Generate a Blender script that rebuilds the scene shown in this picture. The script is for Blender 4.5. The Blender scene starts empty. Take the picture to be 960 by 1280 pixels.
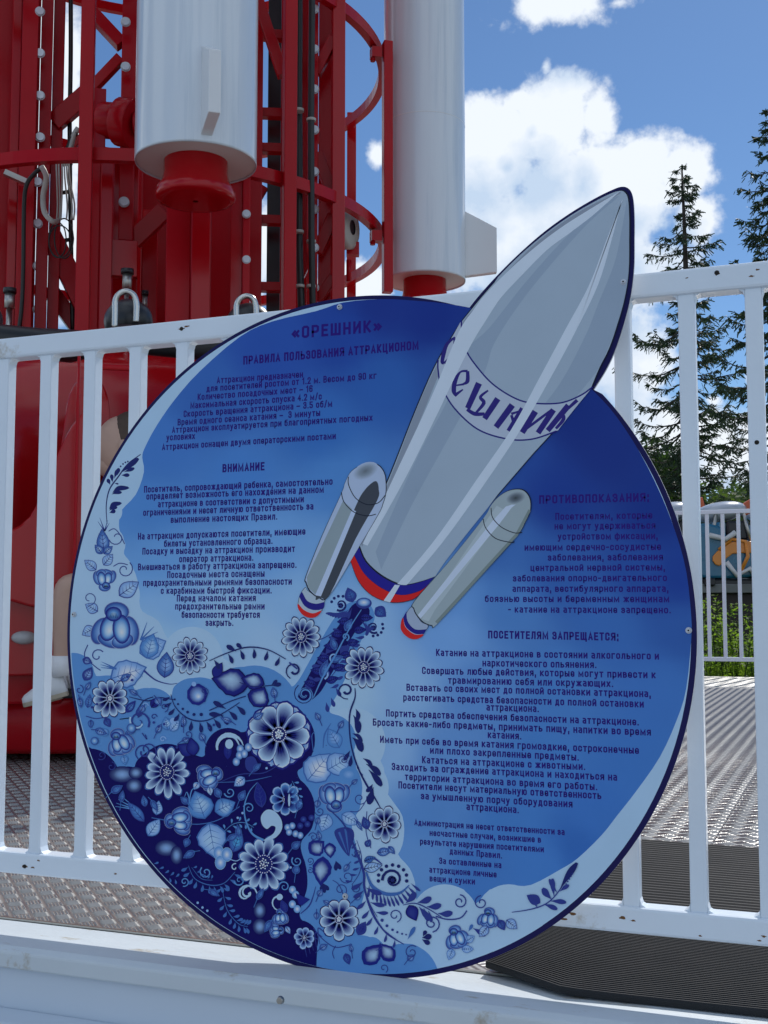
import bpy, bmesh, math, random
from mathutils import Vector, Matrix
random.seed(7)
rad = math.radians
C = bpy.context.scene.collection
sc = bpy.context.scene
# ------------------------------------------------------------------ camera
FPX = 1495.0                       # focal length in photo pixels (960 x 1280)
CAM = Vector((0.0, -1.594, 0.495)) # metres; the deck top is z = 0, the railing front is y = 0
PITCH, YAW = rad(4.79), rad(21.42)
cd = bpy.data.cameras.new('camera'); cam = bpy.data.objects.new('camera', cd); C.objects.link(cam)
cd.sensor_fit = 'VERTICAL'; cd.sensor_height = 36.0; cd.sensor_width = 27.0
cd.lens = FPX/1280*36.0; cd.clip_start = 0.05; cd.clip_end = 3000
cam.location = CAM; cam.rotation_euler = (math.pi/2+PITCH, 0, YAW)
sc.camera = cam
sc.view_settings.view_transform = 'Standard'; sc.view_settings.look = 'None'
sc.view_settings.gamma = 1; sc.view_settings.exposure = 0.78
sc.view_settings.use_curve_mapping = False
# the same camera as vectors: turns a measured direction into a point at a known distance
FW = Vector((-math.sin(YAW)*math.cos(PITCH), math.cos(YAW)*math.cos(PITCH), math.sin(PITCH)))
RT = Vector((math.cos(YAW), math.sin(YAW), 0)); UP = RT.cross(FW)
def ray(px, py): return FW + RT*((px-480)/FPX) - UP*((py-640)/FPX)
def at(px, py, D): return CAM + ray(px, py)*D
def aty(px, py, Y):
    d = ray(px, py); return CAM + d*((Y-CAM.y)/d.y)
def atz(px, py, Z=0.0):
    d = ray(px, py); return CAM + d*((Z-CAM.z)/d.z)
def zrow(X, Y, row):
    k = (640-row)/FPX; a = Vector((X-CAM.x, Y-CAM.y, 0))
    return CAM.z + (k*a.dot(FW)-a.dot(UP))/(UP.z-k*FW.z)
# ------------------------------------------------------------------ sun and sky
SUN_EL, SUN_AZ = rad(44), rad(8.0)     # azimuth from +Y, positive to +X
sd = bpy.data.lights.new('sun', 'SUN'); so = bpy.data.objects.new('sun', sd); C.objects.link(so)
sd.energy = 2.0; sd.angle = rad(0.53); sd.color = (1, .96, .90)
sdir = Vector((math.sin(SUN_AZ)*math.cos(SUN_EL), math.cos(SUN_AZ)*math.cos(SUN_EL), math.sin(SUN_EL)))
so.rotation_euler = (-sdir).to_track_quat('-Z', 'Y').to_euler()
so.location = (0, 0, 30)
w = bpy.data.worlds.new('World'); sc.world = w; w.use_nodes = True
nt = w.node_tree; N = nt.nodes; L = nt.links; N.clear()
def nd(tree, typ, **k):
    n = tree.nodes.new(typ)
    for a, b in k.items(): setattr(n, a, b)
    return n
def mth(tree, op, a, b=None, c=None, clamp=False):
    n = tree.nodes.new('ShaderNodeMath'); n.operation = op; n.use_clamp = clamp
    for i, v in enumerate((a, b, c)):
        if v is None: continue
        if isinstance(v, (int, float)): n.inputs[i].default_value = v
        else: tree.links.new(v, n.inputs[i])
    return n.outputs[0]
# cloud density as a function of direction: soft billows placed where the photograph has them
g = bpy.data.node_groups.new('cloud_density', 'ShaderNodeTree')
g.interface.new_socket('Dir', in_out='INPUT', socket_type='NodeSocketVector')
g.interface.new_socket('Density', in_out='OUTPUT', socket_type='NodeSocketFloat')
gi = g.nodes.new('NodeGroupInput'); go = g.nodes.new('NodeGroupOutput')
sep = g.nodes.new('ShaderNodeSeparateXYZ'); g.links.new(gi.outputs[0], sep.inputs[0])
az = mth(g, 'ARCTAN2', sep.outputs[0], sep.outputs[1])
el = mth(g, 'ARCSINE', sep.outputs[2])
clouds = [(620,168,46,40,1.0),(690,150,50,42,1.0),(652,128,24,20,.8),(746,150,24,34,.9),(600,215,60,60,.9),
          (800,205,42,26,.95),(852,216,34,34,.9),(760,250,80,60,1.0),(690,300,110,70,1.0),
          (868,275,38,36,.8),(800,340,90,50,.8),(620,330,60,40,.9),
          (690,6,95,36,.72),(625,30,60,26,.6),(770,4,50,18,.5),(682,84,16,26,.50),(474,196,22,26,.70),
          (455,350,50,30,.85),(790,440,60,70,.85),(830,560,70,60,.9),(915,580,50,34,1.0),(925,540,22,18,.8),(890,500,20,16,.55),(770,620,80,60,.8),(940,470,16,40,.5),
          (30,120,36,160,1.0),(82,150,24,120,.9),(78,330,30,60,.9),(330,320,30,70,.8),(220,270,60,60,.7),
          (-300,200,200,140,1.0),(-600,400,260,160,1.0),(1250,500,160,90,1.0),(1600,300,200,110,.9),(1300,60,120,60,.7)]
tot = None
cmb = g.nodes.new('ShaderNodeCombineXYZ'); g.links.new(az, cmb.inputs[0]); g.links.new(el, cmb.inputs[1])
for (px, py, rx, ry, amp) in clouds:
    d = ray(px, py).normalized(); a0 = math.atan2(d.x, d.y); e0 = math.asin(d.z)
    kx = math.cos(e0)*FPX/(1.9*rx); ky = FPX/(1.9*ry)
    va = nd(g, 'ShaderNodeVectorMath', operation='MULTIPLY_ADD'); g.links.new(cmb.outputs[0], va.inputs[0]); va.inputs[1].default_value = (kx, ky, 0); va.inputs[2].default_value = (-a0*kx, -e0*ky, 0)
    ln_ = nd(g, 'ShaderNodeVectorMath', operation='LENGTH'); g.links.new(va.outputs[0], ln_.inputs[0])
    e = mth(g, 'MULTIPLY_ADD', ln_.outputs['Value'], -1.0, .24+amp*.95)
    tot = e if tot is None else mth(g, 'MAXIMUM', tot, e)
tot = mth(g, 'MAXIMUM', tot, 0.0)
# elsewhere round the sky: unseen cumulus from noise, thickened to brighten shaded faces
n0 = nd(g, 'ShaderNodeTexNoise'); n0.inputs['Scale'].default_value = 2.3; n0.inputs['Detail'].default_value = 2
g.links.new(gi.outputs[0], n0.inputs['Vector'])
dv = ray(560, 300).normalized()
dt = nd(g, 'ShaderNodeVectorMath', operation='DOT_PRODUCT'); g.links.new(gi.outputs[0], dt.inputs[0]); dt.inputs[1].default_value = dv
away = mth(g, 'MULTIPLY', mth(g, 'SUBTRACT', .80, dt.outputs['Value']), 5.0, clamp=True)
oth = mth(g, 'MULTIPLY', mth(g, 'MULTIPLY', mth(g, 'SUBTRACT', n0.outputs[0], .40), 5.0, clamp=True), away)
tot = mth(g, 'MAXIMUM', tot, oth)
n1 = nd(g, 'ShaderNodeTexNoise'); n1.inputs['Scale'].default_value = 11; n1.inputs['Detail'].default_value = 5; n1.inputs['Roughness'].default_value = .58
n2 = nd(g, 'ShaderNodeTexNoise'); n2.inputs['Scale'].default_value = 34; n2.inputs['Detail'].default_value = 5; n2.inputs['Roughness'].default_value = .62
for n in (n1, n2): g.links.new(gi.outputs[0], n.inputs['Vector'])
f = mth(g, 'ADD', mth(g, 'MULTIPLY', mth(g, 'SUBTRACT', n1.outputs[0], .5), 1.25), mth(g, 'MULTIPLY', mth(g, 'SUBTRACT', n2.outputs[0], .5), .75))
dens = mth(g, 'ADD', mth(g, 'SUBTRACT', tot, .44), f)
g.links.new(dens, go.inputs[0])
tc = nd(nt, 'ShaderNodeTexCoord')
nrmv = nd(nt, 'ShaderNodeVectorMath', operation='NORMALIZE'); L.new(tc.outputs['Generated'], nrmv.inputs[0])
ga = nd(nt, 'ShaderNodeGroup'); ga.node_tree = g; L.new(nrmv.outputs[0], ga.inputs[0])
off = nd(nt, 'ShaderNodeVectorMath', operation='ADD'); L.new(nrmv.outputs[0], off.inputs[0]); off.inputs[1].default_value = (.012, 0, .045)
gb = nd(nt, 'ShaderNodeGroup'); gb.node_tree = g; L.new(off.outputs[0], gb.inputs[0])
sky = nd(nt, 'ShaderNodeTexSky'); sky.sky_type = 'NISHITA'; sky.sun_disc = False
sky.sun_elevation = SUN_EL; sky.sun_rotation = SUN_AZ; sky.altitude = 150; sky.air_density = 1.0; sky.dust_density = .15; sky.ozone_density = 3.0
mr = nd(nt, 'ShaderNodeMapRange'); mr.interpolation_type = 'SMOOTHSTEP'
L.new(ga.outputs[0], mr.inputs[0]); mr.inputs[1].default_value = -.02; mr.inputs[2].default_value = .27
shade = mth(nt, 'MULTIPLY', mth(nt, 'ADD', mth(nt, 'MULTIPLY', gb.outputs[0], 1.9), -.06), 1.0, clamp=True)
cr = nd(nt, 'ShaderNodeMix'); cr.data_type = 'RGBA'
L.new(shade, cr.inputs[0]); cr.inputs[6].default_value = (5.25, 5.6, 6.05, 1); cr.inputs[7].default_value = (3.3, 4.1, 5.2, 1)
tint = nd(nt, 'ShaderNodeVectorMath', operation='MULTIPLY'); L.new(sky.outputs[0], tint.inputs[0]); tint.inputs[1].default_value = (.36, .455, .545)
mx = nd(nt, 'ShaderNodeMix'); mx.data_type = 'RGBA'
L.new(mr.outputs[0], mx.inputs[0]); L.new(tint.outputs[0], mx.inputs[6]); L.new(cr.outputs[2], mx.inputs[7])
bg = nd(nt, 'ShaderNodeBackground'); bg.inputs[1].default_value = .1
L.new(mx.outputs[2], bg.inputs[0])
wo = nd(nt, 'ShaderNodeOutputWorld'); L.new(bg.outputs[0], wo.inputs[0])

# ------------------------------------------------------------------ helpers
def s2l(c):
    return tuple(((v/255)/12.92 if v/255 <= .04045 else ((v/255+.055)/1.055)**2.4) for v in c)
class MB:
    def __init__(s): s.v = []; s.f = []; s.c = []; s.sm = []
    def add(s, vs, fs, cs=None, smooth=False):
        b = len(s.v); s.v += [tuple(v) for v in vs]; s.f += [tuple(i+b for i in f) for f in fs]
        s.sm += [smooth]*len(fs)
        if cs is not None: s.c += list(cs)
        return s
    def box(s, c, d, M=None):
        hx, hy, hz = d[0]/2, d[1]/2, d[2]/2; c = Vector(c); vs = []
        for z in (-hz, hz):
            for x, y in ((-hx, -hy), (hx, -hy), (hx, hy), (-hx, hy)):
                p = Vector((x, y, z)); vs.append(c+(M@p if M else p))
        return s.add(vs, [(3,2,1,0),(4,5,6,7),(0,1,5,4),(1,2,6,5),(2,3,7,6),(3,0,4,7)])
    def cyl(s, p0, p1, r0, r1=None, n=12, cap=True, smooth=True):
        p0 = Vector(p0); p1 = Vector(p1); r1 = r0 if r1 is None else r1
        ax = (p1-p0).normalized(); t = ax.orthogonal().normalized(); b = ax.cross(t)
        vs = [p+ (t*math.cos(2*math.pi*i/n)+b*math.sin(2*math.pi*i/n))*r for p, r in ((p0, r0), (p1, r1)) for i in range(n)]
        s.add(vs, [(i, (i+1)%n, n+(i+1)%n, n+i) for i in range(n)], smooth=smooth)
        if cap:
            k = len(s.v)-2*n; s.f += [tuple(k+i for i in reversed(range(n))), tuple(k+n+i for i in range(n))]; s.sm += [False]*2
        return s
    def tube(s, pts, r, n=8, cap=True):
        pts = [Vector(p) for p in pts]; m = len(pts); rs = r if isinstance(r, (list, tuple)) else [r]*m
        up = None; vs = []
        for i, p in enumerate(pts):
            d = (pts[min(i+1, m-1)]-pts[max(i-1, 0)]).normalized()
            up = d.orthogonal().normalized() if up is None else (up-d*up.dot(d)).normalized()
            b = d.cross(up)
            vs += [p+(up*math.cos(2*math.pi*k/n)+b*math.sin(2*math.pi*k/n))*rs[i] for k in range(n)]
        fs = [(i*n+k, i*n+(k+1)%n, (i+1)*n+(k+1)%n, (i+1)*n+k) for i in range(m-1) for k in range(n)]
        s.add(vs, fs, smooth=True)
        if cap:
            k = len(s.v)-m*n; s.f += [tuple(k+i for i in reversed(range(n))), tuple(k+(m-1)*n+i for i in range(n))]; s.sm += [False]*2
        return s
    def lathe(s, prof, c=(0,0,0), n=32, M=None, smooth=True):
        c = Vector(c); vs = []
        for r, z in prof:
            for k in range(n):
                p = Vector((r*math.cos(2*math.pi*k/n), r*math.sin(2*math.pi*k/n), z)); vs.append(c+(M@p if M else p))
        fs = [(i*n+k, i*n+(k+1)%n, (i+1)*n+(k+1)%n, (i+1)*n+k) for i in range(len(prof)-1) for k in range(n)]
        return s.add(vs, fs, smooth=smooth)
    def prism(s, pts, d):                       # pts: world points of one face, d: vector of the thickness
        n = len(pts); d = Vector(d); a = [Vector(p) for p in pts]; vs = a+[p+d for p in a]
        return s.add(vs, [tuple(range(n)), tuple(reversed(range(n, 2*n)))]+[(i, n+i, n+(i+1)%n, (i+1)%n) for i in range(n)])
    def sphere(s, c, r, n=12, m=8, M=None):
        c = Vector(c); r = r if isinstance(r, (tuple, list)) else (r, r, r); vs = []
        for j in range(m+1):
            t = math.pi*j/m
            for k in range(n):
                a = 2*math.pi*k/n; p = Vector((r[0]*math.sin(t)*math.cos(a), r[1]*math.sin(t)*math.sin(a), r[2]*math.cos(t)))
                vs.append(c+(M@p if M else p))
        return s.add(vs, [(j*n+k, (j+1)*n+k, (j+1)*n+(k+1)%n, j*n+(k+1)%n) for j in range(m) for k in range(n)], smooth=True)
def tag(o, label=None, cat=None, group=None, kind=None):
    if label: o['label'] = label
    if cat: o['category'] = cat
    if group: o['group'] = group
    if kind: o['kind'] = kind
    return o
def base_of(parent):
    v = Vector((0, 0, 0))
    while parent: v += Vector(parent.location); parent = parent.parent
    return v
def mk(name, mb, m, parent=None, origin=None, bevel=0, fixn=True):
    """link a mesh (given in world coordinates) as ONE object"""
    org = Vector(origin) if origin is not None else base_of(parent)
    me = bpy.data.meshes.new(name)
    me.from_pydata([tuple(Vector(v)-org) for v in mb.v], [], mb.f)
    me.polygons.foreach_set('use_smooth', mb.sm)
    if mb.c:
        ca = me.color_attributes.new('Col', 'FLOAT_COLOR', 'POINT')
        ca.data.foreach_set('color', [x for c in mb.c for x in (c[0], c[1], c[2], 1.0)])
    if fixn:
        b = bmesh.new(); b.from_mesh(me); bmesh.ops.remove_doubles(b, verts=b.verts, dist=1e-7); bmesh.ops.recalc_face_normals(b, faces=b.faces); b.to_mesh(me); b.free()
    me.materials.append(m); me.update()
    o = bpy.data.objects.new(name, me); C.objects.link(o)
    o.parent = parent; o.location = org-base_of(parent)
    if bevel:
        bm = o.modifiers.new('bevel', 'BEVEL'); bm.width = bevel; bm.segments = 2; bm.limit_method = 'ANGLE'; bm.angle_limit = rad(40)
    return o
def thing(name, label, cat, loc, group=None):
    o = bpy.data.objects.new(name, None); C.objects.link(o); o.location = loc; o.empty_display_size = .05
    return tag(o, label, cat, group)
def again(o, delta, parent=None):
    c = o.copy(); C.objects.link(c); c.parent = parent if parent else o.parent; c.location = Vector(o.location)+Vector(delta); return c
# ------------------------------------------------------------------ materials
def mat(name, col, rough=.5, metal=0, var=.0, vscale=8, bump=0, bscale=60, spec=.5, coat=0, stain_or_sheen=None, stain_sheen_amt=.5, stain_sheen_scale=3, stretch=None, ani=0):
    m = bpy.data.materials.new(name); m.use_nodes = True; t = m.node_tree; p = t.nodes['Principled BSDF']
    p.inputs['Roughness'].default_value = rough; p.inputs['Metallic'].default_value = metal
    p.inputs['Specular IOR Level'].default_value = spec; p.inputs['Coat Weight'].default_value = coat; p.inputs['Coat Roughness'].default_value = .08
    p.inputs['Base Color'].default_value = (*col, 1)
    co = t.nodes.new('ShaderNodeTexCoord'); vec = co.outputs['Object']
    if stretch:
        mp = t.nodes.new('ShaderNodeMapping'); mp.inputs['Scale'].default_value = stretch; t.links.new(vec, mp.inputs[0]); vec = mp.outputs[0]
    src = None
    if var:
        n = t.nodes.new('ShaderNodeTexNoise'); n.inputs['Scale'].default_value = vscale; n.inputs['Detail'].default_value = 5; t.links.new(vec, n.inputs[0])
        mxn = t.nodes.new('ShaderNodeMix'); mxn.data_type = 'RGBA'; t.links.new(n.outputs[0], mxn.inputs[0])
        mxn.inputs[6].default_value = (*[max(0, c*(1-var)) for c in col], 1); mxn.inputs[7].default_value = (*[min(1, c*(1+var)) for c in col], 1)
        src = mxn.outputs[2]
        r = mth(t, 'ADD', mth(t, 'MULTIPLY', n.outputs[0], .25*rough), rough*.87); t.links.new(r, p.inputs['Roughness'])
    if stain_or_sheen:
        n = t.nodes.new('ShaderNodeTexNoise'); n.inputs['Scale'].default_value = stain_sheen_scale; n.inputs['Detail'].default_value = 9; n.inputs['Roughness'].default_value = .7; t.links.new(vec, n.inputs[0])
        k = mth(t, 'MULTIPLY', mth(t, 'SUBTRACT', n.outputs[0], 1-stain_sheen_amt), 9.0, clamp=True)
        m2 = t.nodes.new('ShaderNodeMix'); m2.data_type = 'RGBA'; t.links.new(k, m2.inputs[0])
        if src: t.links.new(src, m2.inputs[6])
        else: m2.inputs[6].default_value = (*col, 1)
        m2.inputs[7].default_value = (*stain_or_sheen, 1); src = m2.outputs[2]
    if src: t.links.new(src, p.inputs['Base Color'])
    if bump:
        n = t.nodes.new('ShaderNodeTexNoise'); n.inputs['Scale'].default_value = bscale; n.inputs['Detail'].default_value = 4; t.links.new(vec, n.inputs[0])
        b = t.nodes.new('ShaderNodeBump'); b.inputs['Strength'].default_value = bump; b.inputs['Distance'].default_value = .002
        t.links.new(n.outputs[0], b.inputs['Height']); t.links.new(b.outputs[0], p.inputs['Normal'])
    return m
M_white = mat('white_paint', (.74,.82,.90), .34, var=.05, vscale=9, bump=.25, bscale=70, coat=.15, stain_or_sheen=(.40,.36,.28), stain_sheen_amt=.36, stain_sheen_scale=8)
M_lip = mat('white_paint_worn', (.60,.66,.70), .5, var=.08, vscale=5, bump=.35, bscale=50, stain_or_sheen=(.33,.25,.13), stain_sheen_amt=.40, stain_sheen_scale=7, stretch=(1, 3, 1))
M_beam = mat('grey_white_beam', (.58,.66,.75), .40, var=.05, vscale=3, bump=.15, bscale=20)
M_gloss = mat('white_gloss_tube', (.68,.74,.80), .20, var=.05, vscale=4, bump=.5, bscale=16, coat=.6, stretch=(1, 1, .04), stain_or_sheen=(.57,.65,.73), stain_sheen_amt=.46, stain_sheen_scale=9)  # streaked overlay colour paints in the tubes' upright reflections, with some grime
M_gloss_flat = mat('white_gloss_panel', (.72,.73,.74), .3, var=.05, vscale=4, coat=.3)
M_under = mat('tube_underside', (.62,.56,.52), .5, var=.06)
M_red = mat('red_gloss_paint', (.40,.003,.007), .16, var=.12, vscale=3, bump=.02, bscale=9, spec=.35)
M_redd = mat('red_frame_paint', (.42,.004,.010), .24, var=.15, vscale=4, bump=.08, bscale=40, coat=0, spec=.2)
M_shell = mat('red_fibreglass', (.42,.004,.007), .16, var=.08, vscale=2, bump=.06, bscale=6, spec=.45)
M_bolt = mat('galvanised_bolt', (.62,.64,.68), .42, .55, var=.15, vscale=60)
M_chrome = mat('chrome', (.55,.55,.53), .24, 1.0, var=.1, vscale=20)
M_steel = mat('dull_steel', (.42,.41,.38), .35, .9, var=.2, vscale=30)
M_black = mat('black_vinyl', (.012,.013,.016), .34, var=.3, vscale=12, bump=.3, bscale=60)
M_cable = mat('black_cable', (.012,.012,.012), .45, var=.3, vscale=40)
M_cablew = mat('beige_cable', (.42,.40,.36), .5, var=.15, vscale=40)
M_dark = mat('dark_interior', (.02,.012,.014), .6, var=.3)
M_rust = mat('rust', (.16,.07,.02), .85, var=.5, vscale=120)
M_hole = mat('drilled_hole', (.015,.012,.01), .9)
def matvc(name, rough=.3, coat=.0, spec=.5):
    m = bpy.data.materials.new(name); m.use_nodes = True; t = m.node_tree; p = t.nodes['Principled BSDF']
    a = t.nodes.new('ShaderNodeVertexColor'); a.layer_name = 'Col'
    co = t.nodes.new('ShaderNodeTexCoord'); n = t.nodes.new('ShaderNodeTexNoise'); n.inputs['Scale'].default_value = 14; n.inputs['Detail'].default_value = 6
    t.links.new(co.outputs['Object'], n.inputs[0])
    hs = t.nodes.new('ShaderNodeHueSaturation'); t.links.new(a.outputs[0], hs.inputs['Color'])
    t.links.new(mth(t, 'ADD', mth(t, 'MULTIPLY', n.outputs[0], .12), .94), hs.inputs['Value'])
    t.links.new(hs.outputs[0], p.inputs['Base Color'])
    r = mth(t, 'ADD', mth(t, 'MULTIPLY', n.outputs[0], .12), rough-.06); t.links.new(r, p.inputs['Roughness'])
    p.inputs['Coat Weight'].default_value = coat; p.inputs['Specular IOR Level'].default_value = spec
    return m
M_print = matvc('printed_laminate', .30, 0, .12)
w.cycles.sampling_method = 'MANUAL'; w.cycles.sample_map_resolution = 512
# ================================================================== deck, beam, ground
gz = -1.15
mb = MB()
R0 = 400
mb.add([(-R0,-60,gz),(R0,-60,gz),(R0,R0*2,gz),(-R0,R0*2,gz)], [(0,1,2,3)])
M_grass = mat('grass_ground', (.060,.085,.028), .9, var=.45, vscale=3, bump=.8, bscale=30)
tag(mk('ground', mb, M_grass), kind='structure')
# deck plate material: five-bar tread pattern continues as relief where the built ribs stop
def plate_mat():
    m = bpy.data.materials.new('aluminium_tread_plate'); m.use_nodes = True; t = m.node_tree; p = t.nodes['Principled BSDF']
    p.inputs['Metallic'].default_value = .78
    co = t.nodes.new('ShaderNodeTexCoord')
    mp = t.nodes.new('ShaderNodeMapping'); mp.inputs['Rotation'].default_value = (0, 0, rad(45)); t.links.new(co.outputs['Object'], mp.inputs[0])
    ck = t.nodes.new('ShaderNodeTexChecker'); ck.inputs['Scale'].default_value = 1/.062; t.links.new(mp.outputs[0], ck.inputs[0])
    ws = []
    for dr in ('X', 'Y'):
        wv = t.nodes.new('ShaderNodeTexWave'); wv.wave_type = 'BANDS'; wv.bands_direction = dr; wv.inputs['Scale'].default_value = 26; t.links.new(mp.outputs[0], wv.inputs[0]); ws.append(wv.outputs['Fac'])
    mxn = t.nodes.new('ShaderNodeMix'); t.links.new(ck.outputs['Fac'], mxn.inputs[0]); t.links.new(ws[0], mxn.inputs[2]); t.links.new(ws[1], mxn.inputs[3])
    sepy = t.nodes.new('ShaderNodeSeparateXYZ'); t.links.new(co.outputs['Object'], sepy.inputs[0])
    b = t.nodes.new('ShaderNodeBump'); b.inputs['Strength'].default_value = .4; b.inputs['Distance'].default_value = .003; t.links.new(mxn.outputs[0], b.inputs['Height'])
    n = t.nodes.new('ShaderNodeTexNoise'); n.inputs['Scale'].default_value = 3; n.inputs['Detail'].default_value = 8; t.links.new(co.outputs['Object'], n.inputs[0])
    n2 = t.nodes.new('ShaderNodeTexNoise'); n2.inputs['Scale'].default_value = 220; n2.inputs['Detail'].default_value = 2; t.links.new(co.outputs['Object'], n2.inputs[0])
    b2 = t.nodes.new('ShaderNodeBump'); b2.inputs['Strength'].default_value = .25; b2.inputs['Distance'].default_value = .001; t.links.new(n2.outputs[0], b2.inputs['Height']); t.links.new(b.outputs[0], b2.inputs['Normal'])
    t.links.new(b2.outputs[0], p.inputs['Normal'])
    m1 = t.nodes.new('ShaderNodeMix'); m1.data_type = 'RGBA'; t.links.new(n.outputs[0], m1.inputs[0]); m1.inputs[6].default_value = (.30,.29,.28,1); m1.inputs[7].default_value = (.50,.50,.49,1)
    t.links.new(m1.outputs[2], p.inputs['Base Color'])
    t.links.new(mth(t, 'ADD', mth(t, 'MULTIPLY', n.outputs[0], .2), .26), p.inputs['Roughness'])
    return m
M_plate = plate_mat()
M_rib = mat('tread_rib_metal', (.33,.325,.315), .38, .62, var=.25, vscale=30)
LIPB, LIPF = .030, -.105            # back and front edge of the white edge beam
far_c = atz(915, 846); seam_y = atz(915, 978).y
FARY = far_c.y
deck = tag(thing('deck', None, None, (0, 0, 0)), kind='structure')
del_keys = [k for k in ('label', 'category') if k in deck]
xs = [-7.5, -5.1, -2.7, -.3, 2.1, 4.5, 6.9]; ys = [LIPB, seam_y, seam_y+1.25*1.9, FARY]
for j in range(3):
    for i in range(6):
        o_ = MB().box(((xs[i]+xs[i+1])/2, (ys[j]+ys[j+1])/2, -.004), (xs[i+1]-xs[i]-.004, ys[j+1]-ys[j]-.005, .008))
        mk('tread_plate', o_, M_plate, deck)
mk('deck_underframe', MB().box((-.3, (LIPB+FARY)/2, -.10), (14.4, FARY-LIPB-.02, .17)), M_dark, deck)
# tread ribs, the nearest ones, as real relief
rb = MB(); cell = .0305
c45 = math.cos(math.pi/4)
def rib(x, y, a, L_, W_):
    ca, sa = math.cos(a), math.sin(a)
    def q(u, v, z): return (x+u*ca-v*sa, y+u*sa+v*ca, z)
    h = .0017
    rb.add([q(-L_,0,.0001), q(-L_*.6,-W_,.0001), q(L_*.6,-W_,.0001), q(L_,0,.0001), q(L_*.6,W_,.0001), q(-L_*.6,W_,.0001), q(-L_*.6,0,h), q(L_*.6,0,h)],
           [(0,1,6),(1,2,7,6),(2,3,7),(3,4,7),(4,5,6,7),(5,0,6)])
nC = 0
for i in range(-60, 340):
    for j in range(-110, 300):
        x = (i-j)*cell*c45 - 1.0; y = (i+j)*cell*c45 + .03
        if not (LIPB+.012 < y < 6.6): continue
        rel = Vector((x, y, 0))-CAM; d = rel.dot(FW)
        if d < .3: continue
        px = 480+FPX*rel.dot(RT)/d
        if px < -40 or px > 1000: continue
        if 330 < px < 690 and y < .6: continue
        if y > 1.6 and px > 260 and px < 760: continue
        if y > 2.6 and (px < 770 or px > 985): continue
        if px > 640 and y < .47: continue
        par = (i+j) % 2
        a = math.pi/4 if (i-j) % 2 == 0 else -math.pi/4
        ca, sa = math.cos(a), math.sin(a)
        for k in range(5):
            o = (k-2)*cell*.185
            rib(x-o*sa, y+o*ca, a, cell*.44, cell*.062)
        nC += 1
print('cells', nC)
tag(mk('tread_ribs', rb, M_rib, deck, fixn=False), kind='stuff')
# white edge beam, profile across y,z extruded along the railing
beam = thing('deck_edge_beam', 'long white painted steel edge beam the round sign stands on, rust streaked', 'beam', (-.6, -.04, -.1))
def extr(prof, x0, x1): return MB().prism([(x0, y, z) for y, z in prof], (x1-x0, 0, 0))
mk('top_flange', extr([(LIPB-.002, 0), (LIPF+.012, 0), (LIPF, -.006), (LIPF, -.03), (LIPB-.002, -.03)], -7.5, 7), M_lip, beam, bevel=.003)
mk('web', extr([(LIPF+.010, -.0301), (LIPF+.010, -.105), (LIPB-.01, -.105), (LIPB-.01, -.0301)], -7.5, 7), M_beam, beam)
mk('lower_flange', extr([(LIPF+.0099, -.088), (LIPF-.035, -.094), (LIPF-.035, -.16), (LIPF+.0099, -.16)], -7.5, 7), M_beam, beam, bevel=.004)
mk('skirt', extr([(LIPF-.025, -.1601), (LIPF-.025, gz), (LIPF, gz), (LIPF, -.1601)], -7.5, 7), M_beam, beam)
bp = aty(351, 1250, LIPF-.035)
mk('bolt', MB().cyl((bp.x, LIPF-.035, bp.z), (bp.x, LIPF-.040, bp.z), .0055, .004, 12), M_steel, beam)
mk('edge_trim', MB().box((-.25, LIPB+.003, .0012), (14.5, .006, .0028)), M_steel, deck)
# rubber mats
M_mat = mat('black_ribbed_rubber', (.014,.015,.017), .7, spec=.35, var=.4, vscale=14, stain_or_sheen=(.05,.048,.046), stain_sheen_amt=.33, stain_sheen_scale=9)
def ribmat(name, label, edge_l, edge_r, front, back, nv, u_seg, lift):
    b = MB(); vs = []; nv2 = nv*4
    for iu in range(u_seg+1):
        u = iu/u_seg
        for iv in range(nv2+1):
            v = iv/nv2
            xl = edge_l(v); xr = edge_r
            x = xl+(xr-xl)*u**1.35
            y0 = front(x); y = y0+(back(x)-y0)*v
            z = lift(x, v) + (.0034 if iv % 4 in (1, 2) else 0)
            vs.append((x, y, z))
    n = nv2+1
    fs = [(i*n+j, (i+1)*n+j, (i+1)*n+j+1, i*n+j+1) for i in range(u_seg) for j in range(nv2)]
    # underside
    m_ = len(vs); vs2 = vs+[(x, y, max(.0008, z-.0055)) for x, y, z in vs]
    edge = [i*n for i in range(u_seg+1)]+[u_seg*n+j for j in range(1, n)]+[i*n+n-1 for i in range(u_seg-1, -1, -1)]+[j for j in range(n-2, 0, -1)]
    fs2 = [(edge[k], edge[k]+m_, edge[(k+1)%len(edge)]+m_, edge[(k+1)%len(edge)]) for k in range(len(edge))]
    b.add(vs2, fs+fs2)
    return tag(mk(name, b, M_mat, origin=(edge_r-.5, back(0)/2, 0)), label, 'mat')
P1 = atz(607, 1219); P2 = atz(701, 1247); P3 = atz(825, 1259); P4 = atz(960, 1274)
fr = sorted([(p.x, p.y) for p in (P1, P2, P3, P4)])+[(1.6, -.03)]
def lin(tab, x):
    if x <= tab[0][0]: return tab[0][1]
    for (a, b_), (c, d) in zip(tab, tab[1:]):
        if x <= c: return b_+(d-b_)*(x-a)/(c-a)
    return tab[-1][1]
EL = [(0, P1.x), (.45, atz(641, 1187).x), (1, atz(684, 1158).x+.02)]
ribmat('rubber_mat', 'black finely ribbed rubber mat lying on the beam in front of the railing', lambda v: lin(EL, v), 1.6,
       lambda x: lin(fr, x), lambda x: .345, 46, 60,
       lambda x, v: .009+.006*math.exp(-((x-P1.x)/.12)**2)*(1-v)+.0015*math.sin(x*7))
bk = atz(800, 1055); bk2 = atz(954, 1067)
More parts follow.
